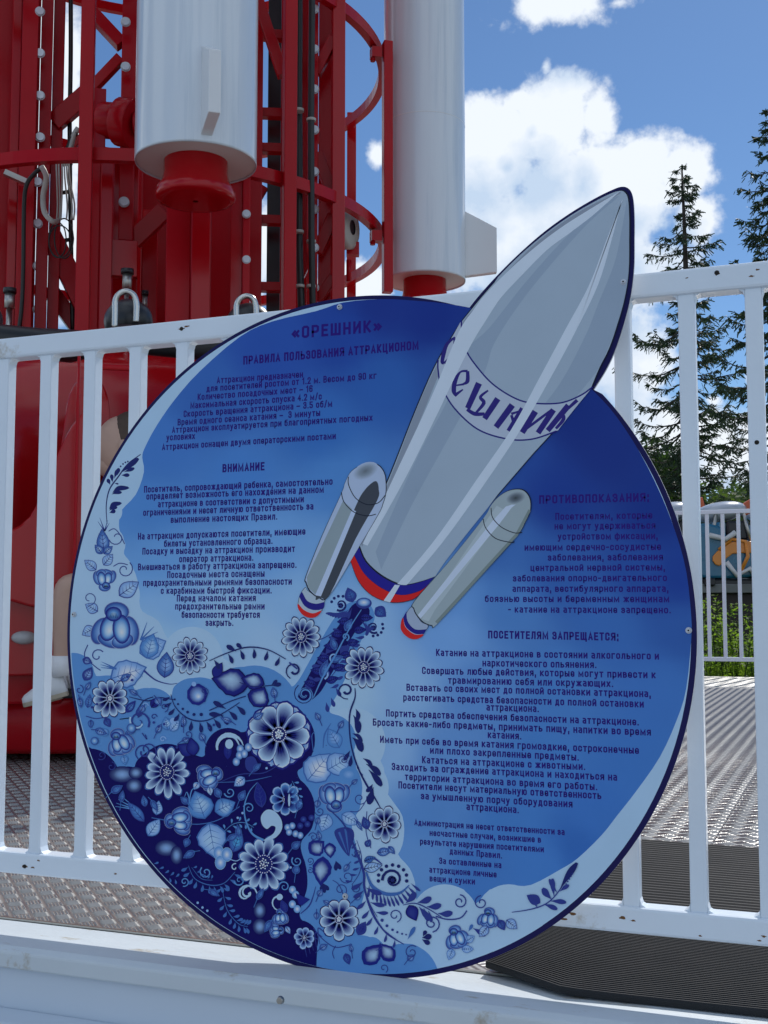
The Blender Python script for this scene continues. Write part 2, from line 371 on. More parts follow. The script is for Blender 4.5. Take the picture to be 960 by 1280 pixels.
ribmat('rubber_mat', 'dark worn rubber mat on the deck just behind the railing at right', lambda v: atz(684, 1158).x+.03, 2.2,
       lambda x: .352, lambda x: bk.y+(bk2.y-bk.y)*(x-bk.x)/(bk2.x-bk.x), 34, 60, lambda x, v: .009)
# ================================================================== near railing
BS = .0856; XB = -1.138                 # baluster pitch, x of one baluster
ZL, ZT = .08, .95                       # bottom edge of lower rail, top edge of top rail
fence = thing('white_railing', 'near white tube railing right behind the round blue sign', 'railing', (0, .0125, 0))
RH = .034
mk('top_rail', MB().box((.3, .0175, ZT-RH/2), (9.6, .035, RH)), M_white, fence, bevel=.004)
mk('bottom_rail', MB().box((.3, .0175, ZL+RH/2), (9.6, .035, RH)), M_white, fence, bevel=.004)
bal = None
for k in range(-26, 32):
    x = XB+k*BS
    if bal is None:
        bal = mk('baluster', MB().box((x, .0155, (ZL+ZT)/2), (.0215, .0215, ZT-ZL-2*RH+.002)), M_white, fence, origin=(x, .0155, .5), bevel=.002)
        first = x
    else:
        again(bal, (x-first, 0, 0))
# weld fillets under / over each bar
wl = MB()
for k in range(-26, 32):
    x = XB+k*BS
    for s in (-1, 1):
        for zz, sg in ((ZL+RH, 1), (ZT-RH, -1)):
            wl.prism([(x+s*.0108, .006, zz+sg*.010), (x+s*.0108, .006, zz), (x+s*.0185, .006, zz), (x+s*.013, .006, zz+sg*.003)], (0, .019, 0))
tag(mk('weld_fillet', wl, M_white, fence), kind='stuff')
for z0 in (0,):
    for xx in (-2.2, -.02, 2.0):
        if -1.0 < xx < -.3: continue
        mk('foot', MB().box((xx, .03, ZL/2+.001), (.03, .03, ZL-.002)), M_white, fence)
def rustspot(px, py, w_, h_, yy=-.0002):
    p = aty(px, py, 0); pts = []
    for i in range(18):
        a = 2*math.pi*i/18; r = random.uniform(.6, 1.15); pts.append((p.x+math.cos(a)*w_*r, yy, p.z+math.sin(a)*h_*r))
    b = MB(); b.add([(p.x, yy, p.z)]+pts, [(0, 1+(i+1)%18, 1+i) for i in range(18)])
    o = mk('rust_stain', b, M_rust, fence)
    mk('screw_hole', MB().cyl((p.x, yy-.0004, p.z), (p.x, yy, p.z), .0032, .0032, 10), M_hole, fence)
rustspot(896, 341, .004, .004); rustspot(227, 411, .007, .0015); rustspot(31, 1083, .006, .0025)
p = aty(946, 553, .0047)
mk('screw_hole', MB().cyl((p.x, .0043, p.z), (p.x, .0047, p.z), .003, .003, 10), M_hole, fence)
rr_ = random.Random(12)
for i in range(16):
    k = rr_.choice((0, -1, 1, 2, 9, 10, 11, 12)); x = XB+k*BS+rr_.uniform(-.016, .016); top_ = rr_.random() < .4; z = (ZT-rr_.uniform(.004, RH-.004)) if top_ else (ZL+rr_.uniform(.004, RH-.004)); s_ = rr_.uniform(.0012, .0034); pts_ = []
    for j in range(10):
        a = 2*math.pi*j/10; r = rr_.uniform(.4, 1.2)*s_; pts_.append((x+math.cos(a)*r*1.8, -.0002, z+math.sin(a)*r*.7))
    mk('paint_chip', MB().add(pts_, [tuple(range(10))]), M_rust, fence)
# ================================================================== far railing and its bushes
fz0 = zrow(far_c.x, far_c.y, 824); fz1 = zrow(far_c.x, far_c.y, 637)
f2 = thing('white_railing', 'low white railing along the far edge of the deck, bushes behind', 'railing', (far_c.x, FARY, 0))
fy = FARY-.03
mk('top_rail', MB().box((-.3, fy, fz1-.018), (14.4, .035, .032)), M_white, f2, bevel=.004)
mk('bottom_rail', MB().box((-.3, fy, fz0), (14.4, .035, .032)), M_white, f2, bevel=.004)
q0 = at(884, 740, (far_c-CAM).dot(FW)); q1 = at(925, 740, (far_c-CAM).dot(FW))
pitch = (q1.x-q0.x)/2; pf = None
for k in range(-46, 26):
    x = q0.x+k*pitch
    if x < -7.3 or x > 6.8: continue
    if pf is None: pf = mk('baluster', MB().box((x, fy, (fz0+fz1)/2-.01), (.028, .022, fz1-fz0-.045)), M_white, f2, origin=(x, fy, .7), bevel=.002); fx = x
    else: again(pf, (x-fx, 0, 0))
for x in (-7, -4, q0.x-pitch*5.5, q0.x+pitch*9.5, 6.5):
    mk('post', MB().box((x, fy+.02, fz1/2-.02), (.04, .016, fz1-.04)), M_white, f2)
# ================================================================== the round sign
SY = -.030
def P(px, py, lay=0): # a point of the printed face, `lay` print layers above the sheet
    q = aty(px, py, SY); return (q.x, SY-.00034-lay*.000005, q.z)
SC = Vector((-.6655, SY, .4715)); SR = .4783
M_edge = mat('white_sheet_edge', (.55,.56,.58), .5)
sign = thing('round_sign', 'round blue sign of ride rules with a printed rocket rising past its edge', 'sign', (SC.x, SY, 0))
def spl(pts, n=8, closed=True):
    m = len(pts); out = []
    rng = range(m) if closed else range(m-1)
    for i in rng:
        if closed: p0, p1, p2, p3 = pts[i-1], pts[i], pts[(i+1)%m], pts[(i+2)%m]
        else: p0, p1, p2, p3 = pts[max(i-1, 0)], pts[i], pts[i+1], pts[min(i+2, m-1)]
        for k in range(n):
            t = k/n
            out.append(tuple(.5*((2*p1[j])+(-p0[j]+p2[j])*t+(2*p0[j]-5*p1[j]+4*p2[j]-p3[j])*t*t+(-p0[j]+3*p1[j]-3*p2[j]+p3[j])*t**3) for j in (0, 1)))
    if not closed: out.append(tuple(pts[-1]))
    return out
def topx(X, Z): # printed-face point back to its measured coordinates
    d = Vector((X, SY, Z))-CAM; k = d.dot(FW); return (480+FPX*d.dot(RT)/k, 640-FPX*d.dot(UP)/k)
def circ(r, a0=0, a1=2*math.pi, n=160):
    return [topx(SC.x+r*math.cos(a0+(a1-a0)*i/n), SC.z+r*math.sin(a0+(a1-a0)*i/n)) for i in range(n+1)]
nose = [(574,402),(596,373),(620,346),(648,318),(680,290),(712,267),(742,249),(764,238),(777,233.5),(786,236),(791,246),(793,270),(793,300),(792.5,335),(788,372),(779,408),(768,440),(757,463),(742,487)]
nose_o = spl(nose, 5, False)
def ang(p):
    q = aty(p[0], p[1], SY); return math.atan2(q.z-SC.z, q.x-SC.x)
aL, aR = ang(nose[0]), ang(nose[-1])
arc = circ(SR, aL, aR+2*math.pi, 220)          # counter-clockwise from the left meeting point round to the right one
outl = arc[1:-1] + nose_o[::-1]
def wpt(p, y): q = aty(p[0], p[1], SY); return Vector((q.x, y, q.z))
sheet = MB()
vs = [wpt(p, SY) for p in outl]; n_ = len(vs)
M_navy = mat('navy_border_print', (.012,.010,.085), .3, var=.1, vscale=20, spec=.15)
pb = bmesh.new()
sheet.prism([wpt(p, SY) for p in outl], (0, .004, 0))
o_ = mk('panel', sheet, M_edge, sign)
bd = MB(); bd.add([wpt(p, SY-.0003) for p in outl], [tuple(range(n_))])
mk('border', bd, M_navy, sign)
# ---------- palette: ink colours as reflectances
KI = (2.0, 1.72, 1.36)
def ink(r, g_, b): return tuple(min(.9, v*k) for v, k in zip(s2l((r, g_, b)), KI))
def lerp(a, b, t): return tuple(x+(y-x)*t for x, y in zip(a, b))
LT, LT2, WH = ink(138,172,220), ink(112,150,208), ink(185,205,238)
MID, MID2 = ink(72,122,190), ink(52,92,165)
NV, NV2, DK, DK2 = ink(12,8,84), ink(24,32,120), ink(22,32,98), ink(38,52,130)
BK = ink(18,20,34); TX = ink(32,14,108)
class Art:
    def __init__(s, base=0): s.m = MB(); s.k = base; s.clip = base in (10, 12)
    def out(s, pts):
        if not s.clip: return False
        return any((lambda v: math.hypot(v.x, v.z) > SR*.984)(aty(x, y, SY)-SC) for x, y in pts[::3])
    def poly(s, pts, col, up=1):                       # flat inked shape
        if s.out(pts): return
        s.k += up; n = len(pts); s.m.add([P(x, y, s.k) for x, y in pts], [tuple(range(n))], [col]*n)
    def blob(s, pts, focus, ramp, up=1):               # inked shape shaded from a focus out to its outline
        if s.out(pts): return
        s.k += up; n = len(pts); fx, fy = focus; vs = [P(fx, fy, s.k)]; cs = [ramp[0][1]]; fs = []
        for t, c in ramp[1:]:
            vs += [P(fx+(x-fx)*t, fy+(y-fy)*t, s.k) for x, y in pts]; cs += [c]*n
        fs += [(0, 1+i, 1+(i+1)%n) for i in range(n)]
        for r in range(len(ramp)-2):
            a = 1+r*n; b = a+n; fs += [(a+i, b+i, b+(i+1)%n, a+(i+1)%n) for i in range(n)]
        s.m.add(vs, fs, cs)
    def stroke(s, pts, w, col, up=1, n=6, sm=True):    # w: width, or list of widths along the stroke
        if s.out(pts): return
        q = spl(pts, n, False) if sm and len(pts) > 2 else pts; m = len(q); s.k += up
        ws = w if isinstance(w, (list, tuple)) else [w, w]; vs = []
        for i, (x, y) in enumerate(q):
            a = q[max(i-1, 0)]; b = q[min(i+1, m-1)]; dx, dy = b[0]-a[0], b[1]-a[1]; l = math.hypot(dx, dy) or 1
            t = i/(m-1)*(len(ws)-1); j = min(int(t), len(ws)-2); ww = (ws[j]+(ws[j+1]-ws[j])*(t-j))/2
            vs += [(x-dy/l*ww, y+dx/l*ww), (x+dy/l*ww, y-dx/l*ww)]
        s.m.add([P(x, y, s.k) for x, y in vs], [(2*i, 2*i+1, 2*i+3, 2*i+2) for i in range(m-1)], [col]*len(vs))
    def ell(s, x, y, rx, ry=None, col=DK, rot=0, n=14, up=1, focus=None, ramp=None):
        ry = rx if ry is None else ry; c, q = math.cos(rot), math.sin(rot)
        pts = [(x+rx*math.cos(2*math.pi*i/n)*c-ry*math.sin(2*math.pi*i/n)*q, y+rx*math.cos(2*math.pi*i/n)*q+ry*math.sin(2*math.pi*i/n)*c) for i in range(n)]
        if ramp: s.blob(pts, focus or (x, y), ramp, up)
        else: s.poly(pts, col, up)
    def drop(s, x, y, a, l, w, col=DK, bend=0, up=1):  # comma stroke: pointed at (x, y), round at its far end
        a = rad(a); L_ = []; R_ = []
        for i in range(9):
            t = i/8; wd = w/2*math.sin(math.pi*min(1, t**1.5*.86+.02))*1.05
            u = l*t; v = bend*l*t*t
            cx = x+math.cos(a)*u-math.sin(a)*v; cy = y+math.sin(a)*u+math.cos(a)*v
            L_.append((cx-math.sin(a)*wd, cy+math.cos(a)*wd)); R_.append((cx+math.sin(a)*wd, cy-math.cos(a)*wd))
        s.poly(L_+R_[::-1], col, up)
    def spiral(s, x, y, r0, r1, a0, turns, w, col=DK, up=1):
        n = max(10, int(abs(turns)*14)); s.stroke([(x+(r0+(r1-r0)*i/n)*math.cos(rad(a0)+2*math.pi*turns*i/n), y+(r0+(r1-r0)*i/n)*math.sin(rad(a0)+2*math.pi*turns*i/n)) for i in range(n+1)], w, col, up, sm=False)
    def petal(s, x, y, a, r0, r1, w, ramp, edge, up=1, tip=.25):
        a = rad(a); ca, sa = math.cos(a), math.sin(a); pts = []
        prof = [(0, .28), (.2, .55), (.45, .85), (.7, 1), (.88, .86), (.97, .5), (1+tip*.1, 0)]
        prof = [(u, v) for u, v in prof]
        both = [(u, v) for u, v in prof]+[(u, -v) for u, v in prof[-2::-1]]
        for u, v in both:
            l = r0+(r1-r0)*u; pts.append((x+ca*l-sa*v*w/2, y+sa*l+ca*v*w/2))
        if edge:
            q = [(x+(px-x)*1.04+(px-(x+ca*(r0+r1)/2))*.05, y+(py-y)*1.04+(py-(y+sa*(r0+r1)/2))*.05) for px, py in pts]
            s.poly(q, edge, up)
        s.blob(pts, (x+ca*(r0+(r1-r0)*.15), y+sa*(r0+(r1-r0)*.15)), ramp, up)
        for v in (-.22, .0, .22):
            s.stroke([(x+ca*(r0+1), y+sa*(r0+1)), (x+ca*(r0+(r1-r0)*.62)-sa*v*w, y+sa*(r0+(r1-r0)*.62)+ca*v*w)], [1.0*w/9, .15], ramp[0][1], 0, sm=False)
    def daisy(s, x, y, r, n, rot=0, dark=NV2, lite=LT, edge=DK, asp=1.05, cr=.28, two=False):
        if two:
            for i in range(n): s.petal(x, y, rot+360*(i+.5)/n, r*.25, r*1.02, r*.52, [(0, dark), (.5, dark), (.8, MID), (1, lerp(MID, WH, .5))], edge, .5)
        rp = [(0, dark), (.35, dark), (.68, lerp(dark, lite, .45)), (.9, lite), (1, lerp(lite, WH, .7))]
        for i in range(n):
            a = rot+360*i/n; k = 1+.05*math.sin(i*2.3+x)
            s.petal(x, y, a, r*.18, r*k*(asp if abs(math.sin(rad(a))) > .6 else 1), r*5.0/n*(1 if not two else .98), rp, edge, .5)
        s.ell(x, y, r*cr*1.16, r*cr*1.22, dark, n=20); s.ell(x, y, r*cr*.95, r*cr, DK, n=20)
        m = 22
        for i in range(m): s.ell(x+r*cr*1.0*math.cos(2*math.pi*i/m), y+r*cr*1.08*math.sin(2*math.pi*i/m), r*.024, col=WH, n=6, up=0)
        s.k += 1
        for i in range(16):
            rr = r*cr*.62*math.sqrt(i/16); s.ell(x+rr*math.cos(i*2.4), y+rr*math.sin(i*2.4)*1.1, r*.034, col=lerp(WH, LT, (i%3)/3), n=6, up=0)
        s.k += 1
    def leaf(s, x, y, a, l, w, c0=MID2, c1=LT, edge=DK2, veins=True, wav=0):
        a = rad(a); ca, sa = math.cos(a), math.sin(a); pts = []
        N_ = 9
        for sg in (1, -1):
            for i in range(N_):
                t = i/N_ if sg == 1 else 1-i/N_
                v = sg*w/2*math.sin(math.pi*t**.78)*(1+wav*math.sin(t*26))
                pts.append((x+ca*l*t-sa*v, y+sa*l*t+ca*v))
        s.poly([(x+ca*l*.5+(px-x-ca*l*.5)*1.10, y+sa*l*.5+(py-y-sa*l*.5)*1.10) for px, py in pts], edge)
        s.blob(pts, (x+ca*l*.5-sa*w*.12, y+sa*l*.5+ca*w*.12), [(0, c1), (.4, lerp(c1, c0, .3)), (.8, c0), (1, lerp(c0, edge, .35))])
        if veins:
            s.stroke([(x, y), (x+ca*l*.9, y+sa*l*.9)], [1.2, .3], edge, 1, sm=False)
            for i in range(1, 5):
                for sg in (1, -1):
                    u = l*i/5.6; s.stroke([(x+ca*u, y+sa*u), (x+ca*(u+l*.14)-sa*sg*w*.32, y+sa*(u+l*.14)+ca*sg*w*.32)], [.8, .2], edge, 0, sm=False)
    def garland(s, pts, nl, l, w, col=DK, side=0, stem=1.8, ang_=50, l2=None, skip=0):
        s.stroke(pts, [stem*.5, stem, stem*.6], col); q = spl(pts, 10, False); m = len(q)
        for i in range(nl):
            t = skip+(1-skip)*(i+.5)/nl; j = min(m-2, int(t*(m-1))); x, y = q[j]; dx, dy = q[j+1][0]-x, q[j+1][1]-y; d = math.degrees(math.atan2(dy, dx))
            k = l+((l2 if l2 is not None else l)-l)*t
            for sg in ((1, -1) if side == 0 else (side,)):
                s.drop(x+math.cos(rad(d+sg*80))*1.5, y+math.sin(rad(d+sg*80))*1.5, d+sg*ang_, k, w*k/l, col, bend=.15*sg, up=0)
        s.k += 1
    def fuzz(s, x, y, rx, ry, rot=0, c0=None, c1=NV):   # soft glow-like painted berry
        c0 = c0 or LT2; s.ell(x, y, rx, ry, rot=rot, n=18, ramp=[(0, c0), (.3, lerp(c0, c1, .25)), (.65, lerp(c0, c1, .8)), (1, c1)])
    def rose(s, x, y, r, rot=0, bg=MID, sc=1.0):
        R_ = lambda dx, dy: (x+r*(dx*math.cos(rad(rot))-dy*math.sin(rad(rot))), y+r*(dx*math.sin(rad(rot))+dy*math.cos(rad(rot))))
        A = [(0, LT), (.45, LT2), (.8, MID2), (.94, DK2), (1, lerp(MID, WH, .4))]
        for dx, dy, rx, ry, ro in ((-.62,.35,.42,.62,20),(.62,.25,.42,.66,-15),(-.15,.72,.62,.34,10),(.35,.72,.5,.32,-20),(0,-.55,.55,.42,0)):
            px, py = R_(dx, dy); s.ell(px, py, r*rx, r*ry, rot=rad(ro+rot), n=20, focus=R_(dx*.55, dy*.6), ramp=A)
        for dx, dy, rx, ry, ro in ((-.28,.18,.36,.56,12),(.26,.2,.36,.6,-8)):
            px, py = R_(dx, dy); s.ell(px, py, r*rx*1.08, r*ry*1.06, NV2, rad(ro+rot), 20); s.ell(px, py, r*rx, r*ry, rot=rad(ro+rot), n=20, focus=(px+r*.02, py+r*.15), ramp=[(0, WH), (.4, LT), (.75, MID), (.93, DK2), (1, DK2)])
        px, py = R_(-.12, -.42); s.ell(px, py, r*.36, r*.32, NV2, n=16); s.ell(px, py, r*.30, r*.26, rot=0, n=16, ramp=[(0, LT), (.5, MID), (1, DK2)])
        for i in range(5): s.stroke([(px-r*.16+i*r*.08, py+r*.16), (px-r*.10+i*r*.05, py-r*.05)], [1, .3], NV2, 0, sm=False)
        s.k += 1
    def done(s, name, label=None):
        return tag(mk(name, s.m, M_print, sign, fixn=False), label)
# ---------- background inks
A = Art(0)
A.poly([topx(SC.x+SR*.9872*math.cos(2*math.pi*i/160)-.0012, SC.z+SR*.9872*math.sin(2*math.pi*i/160)+.0005) for i in range(160)], LT); A.done('light_ground')
ctrl = [(475,382,26,48,132),(430,420,30,62,150),(540,400,22,44,128),(340,440,36,72,160),(480,480,40,84,165),(560,470,36,72,152),(260,500,45,88,168),(400,540,46,96,176),(200,560,56,105,184),
 (300,600,60,112,190),(420,600,66,118,192),(190,640,66,118,192),(330,680,92,142,208),(200,700,88,138,204),(420,700,98,146,208),(380,760,118,160,215),(280,780,126,166,218),(220,760,112,156,212),(200,800,128,168,218),
 (330,820,132,168,218),(440,780,122,162,215),(520,620,64,110,185),(640,560,34,68,150),(720,520,22,44,124),(760,560,24,46,126),(820,640,22,46,128),(700,620,26,54,138),(620,680,52,96,172),(560,740,84,132,202),(850,720,26,56,142),(800,720,34,70,152),
 (700,720,44,86,165),(640,760,66,114,186),(560,800,96,142,208),(760,780,50,96,174),(850,790,42,82,160),(500,850,120,160,212),(600,860,78,124,194),(700,860,62,112,186),(830,860,54,102,180),(480,940,116,156,210),(560,950,82,128,196),(680,950,60,112,188),
 (800,950,54,104,182),(540,1020,74,122,192),(640,1030,58,110,186),(740,1020,52,102,182),(520,1080,84,130,196),(600,1090,58,108,184),(680,1080,58,110,188),(440,860,136,172,220),(720,1060,44,92,172)]
ctrl = [(x, y, ink(r_, g_, b_)) for x, y, r_, g_, b_ in ctrl]
def field(x, y):
    sw = 0; c = [0, 0, 0]
    for cx, cy, k in ctrl:
        w_ = 1/(((x-cx)**2+(y-cy)**2)/900+.25)**2; sw += w_
        for j in range(3): c[j] += w_*k[j]
    return tuple(v/sw for v in c)
blue = spl([(395,389),(340,402),(300,421),(250,464),(219,499),(196,532),(181,560),(178,572),(180,590),(170,618),(152,638),(149,652),(150,664),(157,680),(155,692),(163,703),(172,725),(174,748),(178,764),(198,776),(209,797),
  (222,800),(240,786),(262,792),(275,820),(330,850),(380,880),(425,890),(452,905),(466,935),(480,960),(481,985),(490,1000),(503,1020),(505,1046),(497,1066),(512,1085),(519,1104),(521,1125),(535,1112),(556,1106),(580,1112),(594,1130),(612,1112),(640,1107),(664,1106),
  (700,1087),(722,1073),(752,1044),(771,1020),(796,988),(825,946),(846,900),(858,860),(864,800),(864,770),(858,715),(845,667),(826,618),(800,566),(770,520),(742,489),(690,440),(640,405),(600,388),(560,380),(520,376),(477,374),(430,378)], 3)
m = bmesh.new(); vv = [m.verts.new(P(x, y, 3)) for x, y in blue]; m.faces.new(vv)
# cut into cells so that the printed blend is smooth
for x in range(80, 880, 14):
    a = Vector(P(x, 400)); b_ = Vector(P(x, 1100)); nn = (b_-a).cross(Vector((0, 1, 0))).normalized(); bmesh.ops.bisect_plane(m, geom=m.verts[:]+m.edges[:]+m.faces[:], plane_co=a, plane_no=nn, dist=1e-7)
for y in range(370, 1140, 14):
    a = Vector(P(100, y)); b_ = Vector(P(800, y)); nn = (b_-a).cross(Vector((0, 1, 0))).normalized(); bmesh.ops.bisect_plane(m, geom=m.verts[:]+m.edges[:]+m.faces[:], plane_co=a, plane_no=nn, dist=1e-7)
m.verts.index_update(); q = MB(); pv = [v.co.copy() for v in m.verts]
q.add(pv, [tuple(v.index for v in f_.verts) for f_ in m.faces], [field(*topx(v.x, v.z)) for v in pv]); m.free()
mk('blue_ground', q, M_print, sign, fixn=False)
def disc(art, x, y, r, col, up=.6):
    pts = []
    for i in range(40):
        px, py = x+r*math.cos(2*math.pi*i/40), y+r*1.04*math.sin(2*math.pi*i/40); v = aty(px, py, SY)-SC; d = math.hypot(v.x, v.z)
        if d > SR*.9855: px, py = topx(SC.x+v.x*SR*.9855/d, SC.z+v.z*SR*.9855/d)
        pts.append((px, py))
    art.poly(pts, col, up)
G = Art(3.2)
for x, y, r in ((140,600,14),(158,583,19),(140,640,13),(140,676,15),(143,744,32),(170,806,38),(240,824,39),(440,928,42),(452,985,34),(462,1043,43),(478,1116,42),(556,1150,43),(636,1150,43)):
    if x > 400 and G.m.v and G.m.v[0][0] < P(300, 800)[0]: G.done('scalloped_ground'); G = Art(3.2)
    disc(G, x, y, r, LT, .1)
G.done('scalloped_ground')
# ---------- cloud-shaped grounds of the painted corner
def lobes(pts):        # an open run of scalloped edge from border to border, closed along the border
    q = spl(pts, 5, False); keep = []
    for x, y in q:
        v = aty(x, y, SY)-SC
        if math.hypot(v.x, v.z) < SR*.9865: keep.append((x, y))
    a0, a1 = ang(keep[-1]), ang(keep[0])           # walk the border from the last point back, clockwise along the bottom
    while a1 > a0: a1 -= 2*math.pi
    return keep+[topx(SC.x+SR*.986*math.cos(a0+(a1-a0)*i/60), SC.z+SR*.986*math.sin(a0+(a1-a0)*i/60)) for i in range(61)]
G = Art(5)
G.poly(lobes([(80,816),(92,817),(110,826),(119,842),(122,845),(140,845),(157,857),(163,864),(180,860),(196,862),(213,871),(218,858),(235,848),(262,849),(272,850),(280,840),(296,834),(320,835),(345,845),(362,858),(372,852),(385,830),(398,806),(420,770),(440,752),(462,756),(468,775),(452,800),(440,830),(425,862),(412,888),(424,896),(436,915),(444,945),(446,968),(452,985),(450,1010),(440,1030),(446,1060),(456,1100),(452,1130),(440,1150),(452,1170),(470,1172),(486,1186),(495,1182),(515,1180),(531,1190),(540,1212),(541,1230)]), MID)
for x, y, r in ((92,843,26),(145,868,24),(190,892,31),(250,884,36),(318,890,56),(414,925,31),(412,985,41),(405,1095,51),(452,1196,26),(505,1225,44)): disc(G, x, y, r, MID, .1)
G.done('mid_blue_ground')
G = Art(8)
G.poly(lobes([(95,928),(112,934),(126,945),(136,960),(150,958),(166,962),(172,950),(190,936),(210,931),(230,938),(245,944),(256,944),(264,920),(285,911),(305,915),(318,902),(335,884),(352,877),(372,884),(386,902),(392,925),(386,950),(372,965),(382,985),(393,1010),(390,1035),(376,1055),(383,1085),(384,1110),(376,1135),(376,1148),(388,1158),(396,1178),(396,1200),(395,1225)]), NV)
for x, y, r in ((112,975,38),(160,985,26),(209,966,35),(285,940,29),(352,925,42),(350,1012,44),(328,1095,56),(374,1175,24)): disc(G, x, y, r, NV, .05)
G.done('navy_ground')
# ---------- painted flowers
F = Art(10)
# left column on the light ground
F.garland([(134,655),(133,632),(137,612),(148,596),(160,580),(176,568)], 1, 5, 2)
F.drop(150,592,-42,30,7,DK,.05)
for x, y, a, l in ((155,590,-20,14),(152,594,0,10),(143,598,-70,12),(147,594,-80,9),(141,602,-100,9),(138,606,-115,8)): F.drop(x, y, a, l, 4.5, DK)
for x, y in ((151,583),(154,580),(157,578),(160,577)): F.ell(x, y, 1.2, col=DK, n=6)
F.drop(141,616,-50,18,8,DK,.6); F.drop(140,618,-30,12,5,DK,.3); F.drop(137,636,-60,14,8,DK,.6); F.drop(137,638,-45,10,6,DK,.3); F.drop(137,641,-20,8,5,DK)
for a, l in ((-110,18),(-125,15),(-75,14),(-60,12)): F.stroke([(131,664),(131+l*math.cos(rad(a)),664+l*math.sin(rad(a)))], [1.6,.3], DK2, 0, sm=False)
F.leaf(130,690,-95,28,15,MID2,LT2,DK2); F.leaf(128,692,-130,14,9); F.leaf(130,692,-40,14,9)
F.spiral(146,672,3,10,200,.9,1.2,DK2); F.stroke([(136,664),(143,661),(150,668),(156,680)],1.1,DK2)
F.leaf(120,712,-140,18,12,LT2,LT); F.leaf(130,706,-50,17,12,LT2,LT)
F.rose(131,726,14,180)
F.spiral(156,712,2,11,0,-1.15,1.2,DK2); F.stroke([(142,708),(150,704),(160,706)],1.1,DK2)
F.leaf(150,744,-35,28,19,LT2,LT,DK2); F.leaf(122,764,-150,17,13,LT2,LT); F.leaf(118,785,150,17,14,LT2,LT)
F.spiral(112,748,3,9,90,1,1,DK2)
F.rose(145,780,29,4)
F.spiral(122,820,2,9,0,.9,1.3,DK2); F.stroke([(110,806),(106,820),(118,832),(126,838)],1.2,DK2)
for a in (-70,-45,-25): F.stroke([(176,800),(176+24*math.cos(rad(a)),800+24*math.sin(rad(a)))], [2.2,.4], MID2, 1, sm=False)
F.leaf(176,816,-25,34,27,LT2,LT,MID2,True,.04); F.leaf(184,822,-75,30,22,MID,LT,MID2,True,.05)
F.leaf(140,848,-18,44,32,LT2,WH,MID2,True,.05)
for a in (170,185,200): F.stroke([(146,836),(146+20*math.cos(rad(a)),836+14*math.sin(rad(a))-4)], [2.2,.4], MID2, 1, sm=False)
F.leaf(206,846,-85,30,20,MID2,LT2,DK2)
F.stroke([(180,838),(195,850),(212,855),(222,854)],[2.4,1.2,.6],DK2)
F.daisy(238,820,21,13,8)
# mid-blue zone, left
F.leaf(104,824,20,12,9,DK2,LT2); F.leaf(106,850,-60,18,12,DK2,LT2)
F.daisy(138,873,22,11,10,NV2,LT,DK,1.08,.2)
F.leaf(158,890,-50,18,9,NV2,MID); F.leaf(110,884,-80,16,8,MID2,MID); F.leaf(132,898,60,12,9,DK2,MID2); F.leaf(114,900,90,10,7,MID2,MID)
for pts in ([(108,895),(120,898),(135,896)],[(150,899),(165,897),(150,899)]): F.stroke(pts,1,DK2)
F.rose(150,926,17,-20); F.leaf(136,918,-150,12,9,MID,LT2,MID2); F.leaf(155,944,80,12,9,MID,LT2,MID2)
F.stroke([(162,871),(185,876),(200,872),(220,875)],[.8,1.8,.8],DK); F.stroke([(172,888),(180,876),(192,871)],1.2,DK)
F.leaf(190,884,-55,15,10,NV2,NV2,NV); F.leaf(174,896,-85,13,8,DK2,MID2)
F.spiral(174,902,2,14,-60,1.25,[1,2.6],DK2); F.spiral(174,902,5,12,30,.5,2,LT)
F.stroke([(178,916),(184,924),(182,918)],1.2,DK2); F.spiral(182,882,1,4,0,1,1.2,LT2); F.spiral(193,896,1,4,0,1,1.2,DK2)
F.spiral(180,940,3,11,200,-1.2,[2.4,1.4],DK2); F.spiral(184,938,3,14,160,.7,1.6,DK2)
F.leaf(210,912,-100,16,12,MID,LT,MID2); F.leaf(214,913,-50,16,10,LT2,LT,MID2); F.ell(217,901,4,4,LT2); F.spiral(204,924,1,4,0,1,1.4,LT2)
F.leaf(242,942,-150,22,16,NV2,DK2,NV,False); F.leaf(243,944,-100,22,15,NV2,DK2,NV,False)
F.garland([(214,868),(220,884),(236,898),(256,901),(278,892),(300,878)], 12, 10, 4, DK, 1, 1.6, 70, 15)
for i, (x, y) in enumerate(((219,874),(223,880),(229,886),(235,890),(243,893),(252,893))): F.ell(x, y, 1.2+.2*i, col=DK, n=8)
F.drop(283,886,-150,18,6,DK); F.drop(280,894,-175,18,6,DK)
# dark-blue blossoms on mid lobe
for x, y, r in ((247,868,12),): 
    F.ell(x, y, r*1.1, r*1.15, NV2, n=9); F.ell(x, y, r*.8, r*.85, ramp=[(0, WH), (.4, LT2), (1, DK2)], focus=(x+2, y+3)); F.ell(x-4, y-13, 3, 3, LT2)
for x, y, a, l, w_ in ((310,856,190,44,32),(330,855,-165,28,20),(318,882,-60,26,26)):
    F.leaf(x, y, a, l, w_, NV2, LT, NV, False, .05)
F.leaf(268,846,-60,20,12,NV2,NV2,NV,False)
F.stroke([(300,853),(318,858),(345,856)],1.1,DK); F.drop(340,857,-10,12,5,DK); F.drop(340,856,-40,9,4,DK); F.stroke([(262,888),(290,876),(308,870)],1.2,DK)
F.garland([(262,826),(285,816),(310,809),(335,812),(358,824)], 6, 13, 5, DK, 1, 1.8, 75, 12); F.drop(296,814,-150,14,6,DK); F.drop(304,811,-140,10,5,DK)
F.spiral(368,838,3,11,150,-1.1,[3.2,1.2],DK); F.stroke([(362,828),(372,836)],2,DK2)
